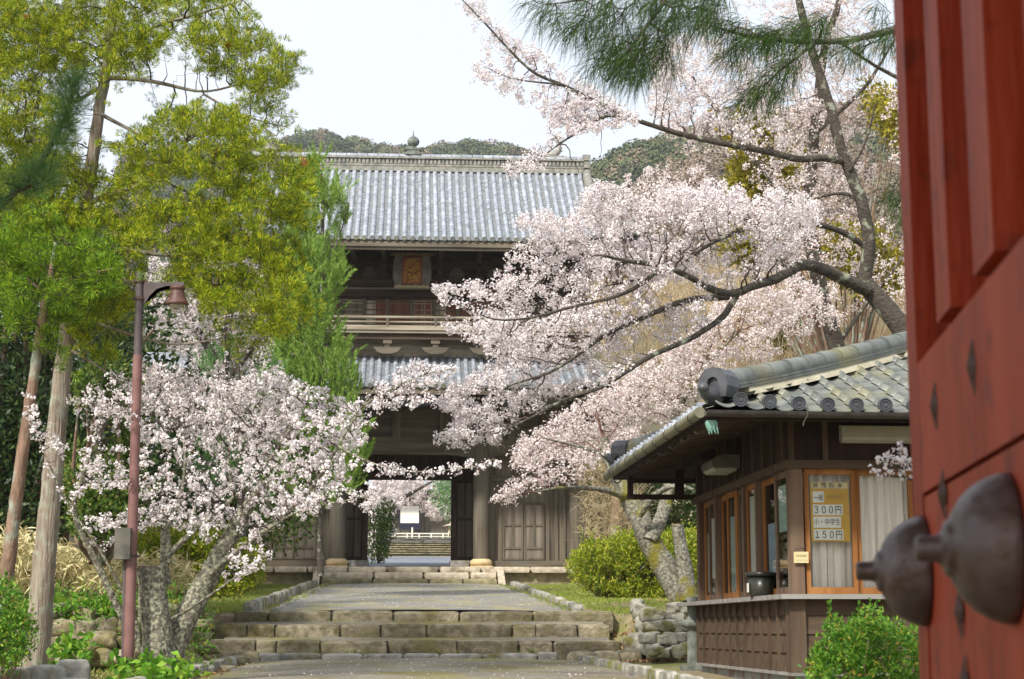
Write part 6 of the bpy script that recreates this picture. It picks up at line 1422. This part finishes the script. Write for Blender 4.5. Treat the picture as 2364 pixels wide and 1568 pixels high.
stuff_blades("ground_plants", "broad bright green leaves on the bank above the rubble wall", "plants", [([(90, 1380), (300, 1390), (320, 1440), (250, 1450), (100, 1430)], 20.3, .3, .5), ([(270, 1530), (440, 1530), (440, 1580), (260, 1580)], 16.3, .3, .3), ([(150, 1480), (200, 1470), (210, 1540), (100, 1540)], 17.5, .3, .2)], 402, "ground_leaf", .13, .06, 230, 4, .8, .5, .2)
stuff_blades("ground_plants", "green weeds and moss over the bank behind left cherry", "plants", [([(60, 1350), (480, 1350), (500, 1500), (460, 1560), (60, 1540)], 20.2, .5, 1)], 403, "shrub_green", .06, .025, 900, 4, .8, .5, .2)
stuff_blades("dry_brush", "tan leafless brush covering the right slope above the booth roof", "brush", [([(1640, 700), (1760, 660), (1860, 620), (1960, 620), (2100, 660), (2100, 900), (1640, 960)], 42, 3, .75), ([(1360, 660), (1700, 620), (1700, 900), (1400, 930)], 48, 3, .35)], 404, "reed", .7, .014, 5200, 5, .5, 1.0, .1)
stuff_blades("dry_brush", "bare brown shrubs between gate corner and mossy trunk", "brush", [([(1340, 1060), (1480, 1060), (1500, 1250), (1350, 1260)], 44, 1, 1)], 405, "reed", .5, .012, 500, 5, .8, .6, .1)
# far hills with tree canopy
def hill(nm, ridge, D, depth, seed, mats, probs, cr, label, dens):
    rng = np.random.default_rng(seed); xs = np.array([p[0] for p in ridge], float); ys = np.array([p[1] for p in ridge], float)
    n, m = 60, 14; b = MB(); V = []; X = np.linspace(xs[0], xs[-1], n)
    for r in range(m):
        f = r / (m - 1)
        for x in X:
            top = P(x, np.interp(x, xs, ys) + cr * 3937 / D * 1.05, D); V.append((top[0] * (1 - .05 * f), top[1] - depth * f, (top[2] + 4) * (1 - f) - 4))
    b.add(V, [(r * n + i, r * n + i + 1, (r + 1) * n + i + 1, (r + 1) * n + i) for r in range(m - 1) for i in range(n - 1)], 0, True)
    back = [(v[0], v[1] + depth * .8, -4) for v in V[:n]]; b.add(V[:n] + back, [(i + 1, i, n + i, n + i + 1) for i in range(n - 1)], 0, True)
    tag(b.build(nm, M["hill_soil"]), kind="structure")
    k = dens; x = rng.uniform(xs[0], xs[-1], k); f = rng.uniform(0, .5, k) ** 1.3; f[:k // 6] = rng.uniform(0, .02, k // 6)
    top = PV(np.stack([x, np.interp(x, xs, ys) + cr * 3937 / D * 1.05], 1), np.full(k, float(D))); c = np.stack([top[:, 0] * (1 - .05 * f), top[:, 1] - depth * f, (top[:, 2] + 4) * (1 - f) - 4], 1)
    F = MB(); ty = rng.choice(len(mats), k, p=probs); patch_ = wav(c, .03, np.random.default_rng(seed + 1)); ty = np.where(patch_ > .35, 1, ty)
    for t in range(len(mats)):
        cc = c[ty == t]; kk = len(cc); per = 260; R_ = (cr * rng.uniform(.6, 1.35, kk))[:, None, None]
        q = rng.normal(0, 1, (kk, per, 3)); q /= np.linalg.norm(q, axis=2)[..., None]; q[..., 2] = np.abs(q[..., 2]) * 1.1 - .15
        p = cc[:, None] + q * R_ * rng.uniform(.8, 1.05, (kk, per, 1)); nn = q + rng.normal(0, .4, q.shape)
        F.petals(p.reshape(-1, 3), nn.reshape(-1, 3), cr * .2, rng, t)
    tag(F.build("hill_forest", [M[q_] for q_ in mats]), label, "forest", kind="stuff")
M["hill_soil"] = mat("hill_soil", (.05, .055, .035), (.09, .08, .05), scale=.08, rough=1)
hill("far_hill", [(300, 340), (560, 330), (640, 318), (700, 304), (740, 300), (790, 312), (850, 322), (900, 330), (960, 328), (1020, 326), (1080, 322), (1150, 328), (1200, 336), (1240, 352), (1330, 372), (1420, 400)], 400, 150, 501, ["hill_green", "hill_brown", "hill_dark"], [.42, .3, .28], 3.0, "wooded hill ridge behind the gate roof, green and brown", 1500)
hill("right_hill", [(1250, 420), (1340, 385), (1400, 362), (1460, 330), (1530, 305), (1600, 285), (1680, 270), (1800, 250), (1950, 230), (2150, 210), (2400, 230)], 260, 110, 502, ["hill_green", "hill_brown", "hill_dark"], [.6, .25, .15], 2.4, "nearer wooded green hill rising on the right", 1700)

M["riser_shade"] = mat("riser_shade", (.05, .048, .025), (.10, .09, .05), scale=5)  # dark riser colour stands in for shadows under the tread nosings
# ---- distant hall, stairs and fence seen through the gate
hx0, hy0 = site(.3, 178); hall = thing("temple_hall", "far temple hall with weathered board walls seen through the gate passage", "hall", (hx0, hy0, ZY(1236, 178)), ROT)
b = MB(); b.box(-12, 12, 0, 9, -.4, 4.6); b.build("hall_wall", M["timber_v"], hall)
b = MB()
for x in (-11.8, -8, -4.6, -1.5, 1.5, 4.6, 8, 11.8): b.box(x - .17, x + .17, -.15, -.002, 0, 4.6)
build_each(b, "hall_post", M["timber_v"], hall)
b = MB(); b.box(1.7, 3.0, -.06, -.002, 1.5, 2.6); b.box(-4.2, -1.7, -.06, -.002, 2.2, 3.2); build_each(b, "plaster_panel", M["plaster"], hall)
b = MB()
for sg in (-1, 1): b.add([(-15, sg * 8 + 4.5, 4.5), (15, sg * 8 + 4.5, 4.5), (11, 4.5, 10.5), (-11, 4.5, 10.5)], [(0, 1, 2, 3)])
b.add([(-15, -3.5, 4.5), (-15, 12.5, 4.5), (-11, 4.5, 10.5)], [(0, 1, 2)]); b.add([(15, -3.5, 4.5), (15, 12.5, 4.5), (11, 4.5, 10.5)], [(0, 1, 2)]); b.build("hall_roof", M["tile"], hall)
q = P(945, 1222, 176.5); bn = thing("hanging_banner", "white ceremonial curtain with navy lower border hung on the far hall", "banner", tuple(q), ROT)
M["navy"] = mat("navy", (.012, .014, .035)); M["banner_white"] = mat("banner_white", (.66, .66, .62), (.74, .74, .70), scale=3)
b = MB(); b.box(-.95, .95, -.02, .02, .62, 2.4); b.build("white_cloth", M["banner_white"], bn)
b = MB(); b.prism([(-1.1, .12), (-1.0, 0), (1.0, 0), (1.1, .12), (1.1, .64), (-1.1, .64)], 1, -.03, .03); b.box(-1.1, -.96, -.03, .03, .64, 2.4); b.box(.96, 1.1, -.03, .03, .64, 2.4); b.build("navy_border", M["navy"], bn)
fx, fy = site(.4, 165); fz = ZY(1243, 165); fence = thing("wooden_fence", "low pale railing across the top of the far stone stairs", "fence", (fx, fy, fz), ROT)
b = MB(); b.box(-5.4, 5.4, -.05, .05, .42, .52); b.box(-5.4, 5.4, -.04, .04, .16, .23); b.build("fence_rail", M["white_paint"], fence)
b = MB()
for x in np.arange(-5.3, 5.5, 1.15): b.box(x - .06, x + .06, -.06, .06, -.1, .54)
b.box(-.3, -.15, -.06, .06, 0, 1.05); build_each(b, "fence_post", M["white_paint"], fence)
for k, (t0, n, ya, yb, dl, lab, w) in enumerate(((135, 5, 1283, 1257, .8, "lower flight of far mossy stone stairs beyond the gate", 8), (150, 3, 1256, 1243, .9, "upper flight of far stone stairs below the pale railing", 6.5))):
    z0 = ZY(ya, t0); z1 = ZY(yb, t0 + n * dl); sx, sy = site(.1, t0); o = thing("stone_stairs", lab, "stairs", (sx, sy, z0), ROT); b = MB()
    rs = (z1 - z0) / n; c = MB()
    for q_ in range(n): b.box(-w, w, q_ * dl, q_ * dl + 3, -.5, (q_ + 1) * rs - .07); c.box(-w, w, q_ * dl - .12, q_ * dl + dl, (q_ + 1) * rs - .068, (q_ + 1) * rs)
    b.build("stair_flight", M["riser_shade"], o); c.build("stair_tread", M["stone_side"] if k == 0 else M["stone_grey"], o)
q = P(1040, 1243, 160); sl_ = thing("stone_lantern", "pale stone lantern on forked legs right of the far hall steps", "lantern", tuple(q), 0)
b = MB()
for a in (0, 2.1, 4.2): b.tube([(.42 * math.cos(a), .42 * math.sin(a), -.1), (.36 * math.cos(a), .36 * math.sin(a), .35), (.16 * math.cos(a), .16 * math.sin(a), .8)], [.10, .09, .12], 8)
build_each(b, "lantern_leg", M["stone_pale"], sl_)
b = MB(); b.lathe([(0, .78), (.32, .78), (.34, .86), (.22, .9), (.2, 1.12), (0, 1.12)], (0, 0, 0), 12, smooth=False); b.build("fire_box", M["stone_pale"], sl_)
b = MB(); b.lathe([(.75, 1.12), (.78, 1.18), (.3, 1.3), (.1, 1.36), (.08, 1.5), (0, 1.55)], (0, 0, 0), 14, smooth=False); b.build("lantern_roof", M["stone_pale"], sl_)

# side building behind the left blossoms
sx, sy = site(-8.8, 40); sb = thing("side_building", "plaster-walled side building with grey tiled roof behind the left blossoms", "building", (sx, sy, .9), ROT)
zg0 = ZY(1240, 40) - .9; ze0 = ZY(1090, 40) - .9; zt0 = ZY(850, 42.5) - .9
b = MB(); b.box(-3.0, 2.2, 0, 4.5, -.6, ze0 - .1); b.build("plaster_wall", M["plaster"], sb)
b = MB(); b.box(-3.02, 2.22, -.03, 4.53, -.6, zg0 + .35); b.build("wall_skirting", M["timber_v"], sb)
b = MB(); rdg = zt0; 
for x in np.arange(-3.8, 3.0, .24): b.tube([(x, -1.1, ze0), (x, .6, ze0 + (rdg - ze0) * .42), (x, 2.3, rdg)], .07, 6)
b.add([(-3.8, -1.1, ze0), (3.0, -1.1, ze0), (3.0, 2.3, rdg), (-3.8, 2.3, rdg), (3.0, 5.7, ze0), (-3.8, 5.7, ze0)], [(0, 1, 2, 3), (3, 2, 4, 5)]); b.build("tiled_roof", M["tile"], sb)
b = MB(); b.box(-3.9, 3.1, 2.1, 2.5, rdg - .1, rdg + .28); b.build("roof_ridge", M["tile"], sb)
b = MB(); b.box(-3.8, 3.0, -1.05, -.9, ze0 - .25, ze0 - .05); b.build("eave_fascia", M["dark_timber_h"], sb)

# thin spring haze over the whole valley
hz = MB(); hz.box(-330, 330, -75, 640, -9, 175); ho = hz.build("haze", None)
hm = bpy.data.materials.new("haze"); hm.use_nodes = True; hn = hm.node_tree.nodes
for n_ in list(hn):
    if n_.type != 'OUTPUT_MATERIAL': hn.remove(n_)
pv = hn.new("ShaderNodeVolumePrincipled"); pv.inputs["Density"].default_value = .0003; pv.inputs["Color"].default_value = (.93, .95, 1, 1); pv.inputs["Anisotropy"].default_value = .2
hm.node_tree.links.new(pv.outputs[0], [n_ for n_ in hn if n_.type == 'OUTPUT_MATERIAL'][0].inputs["Volume"])
ho.data.materials.clear(); ho.data.materials.append(hm); tag(ho, "thin pale spring haze in the air before the hills", "haze", kind="stuff")
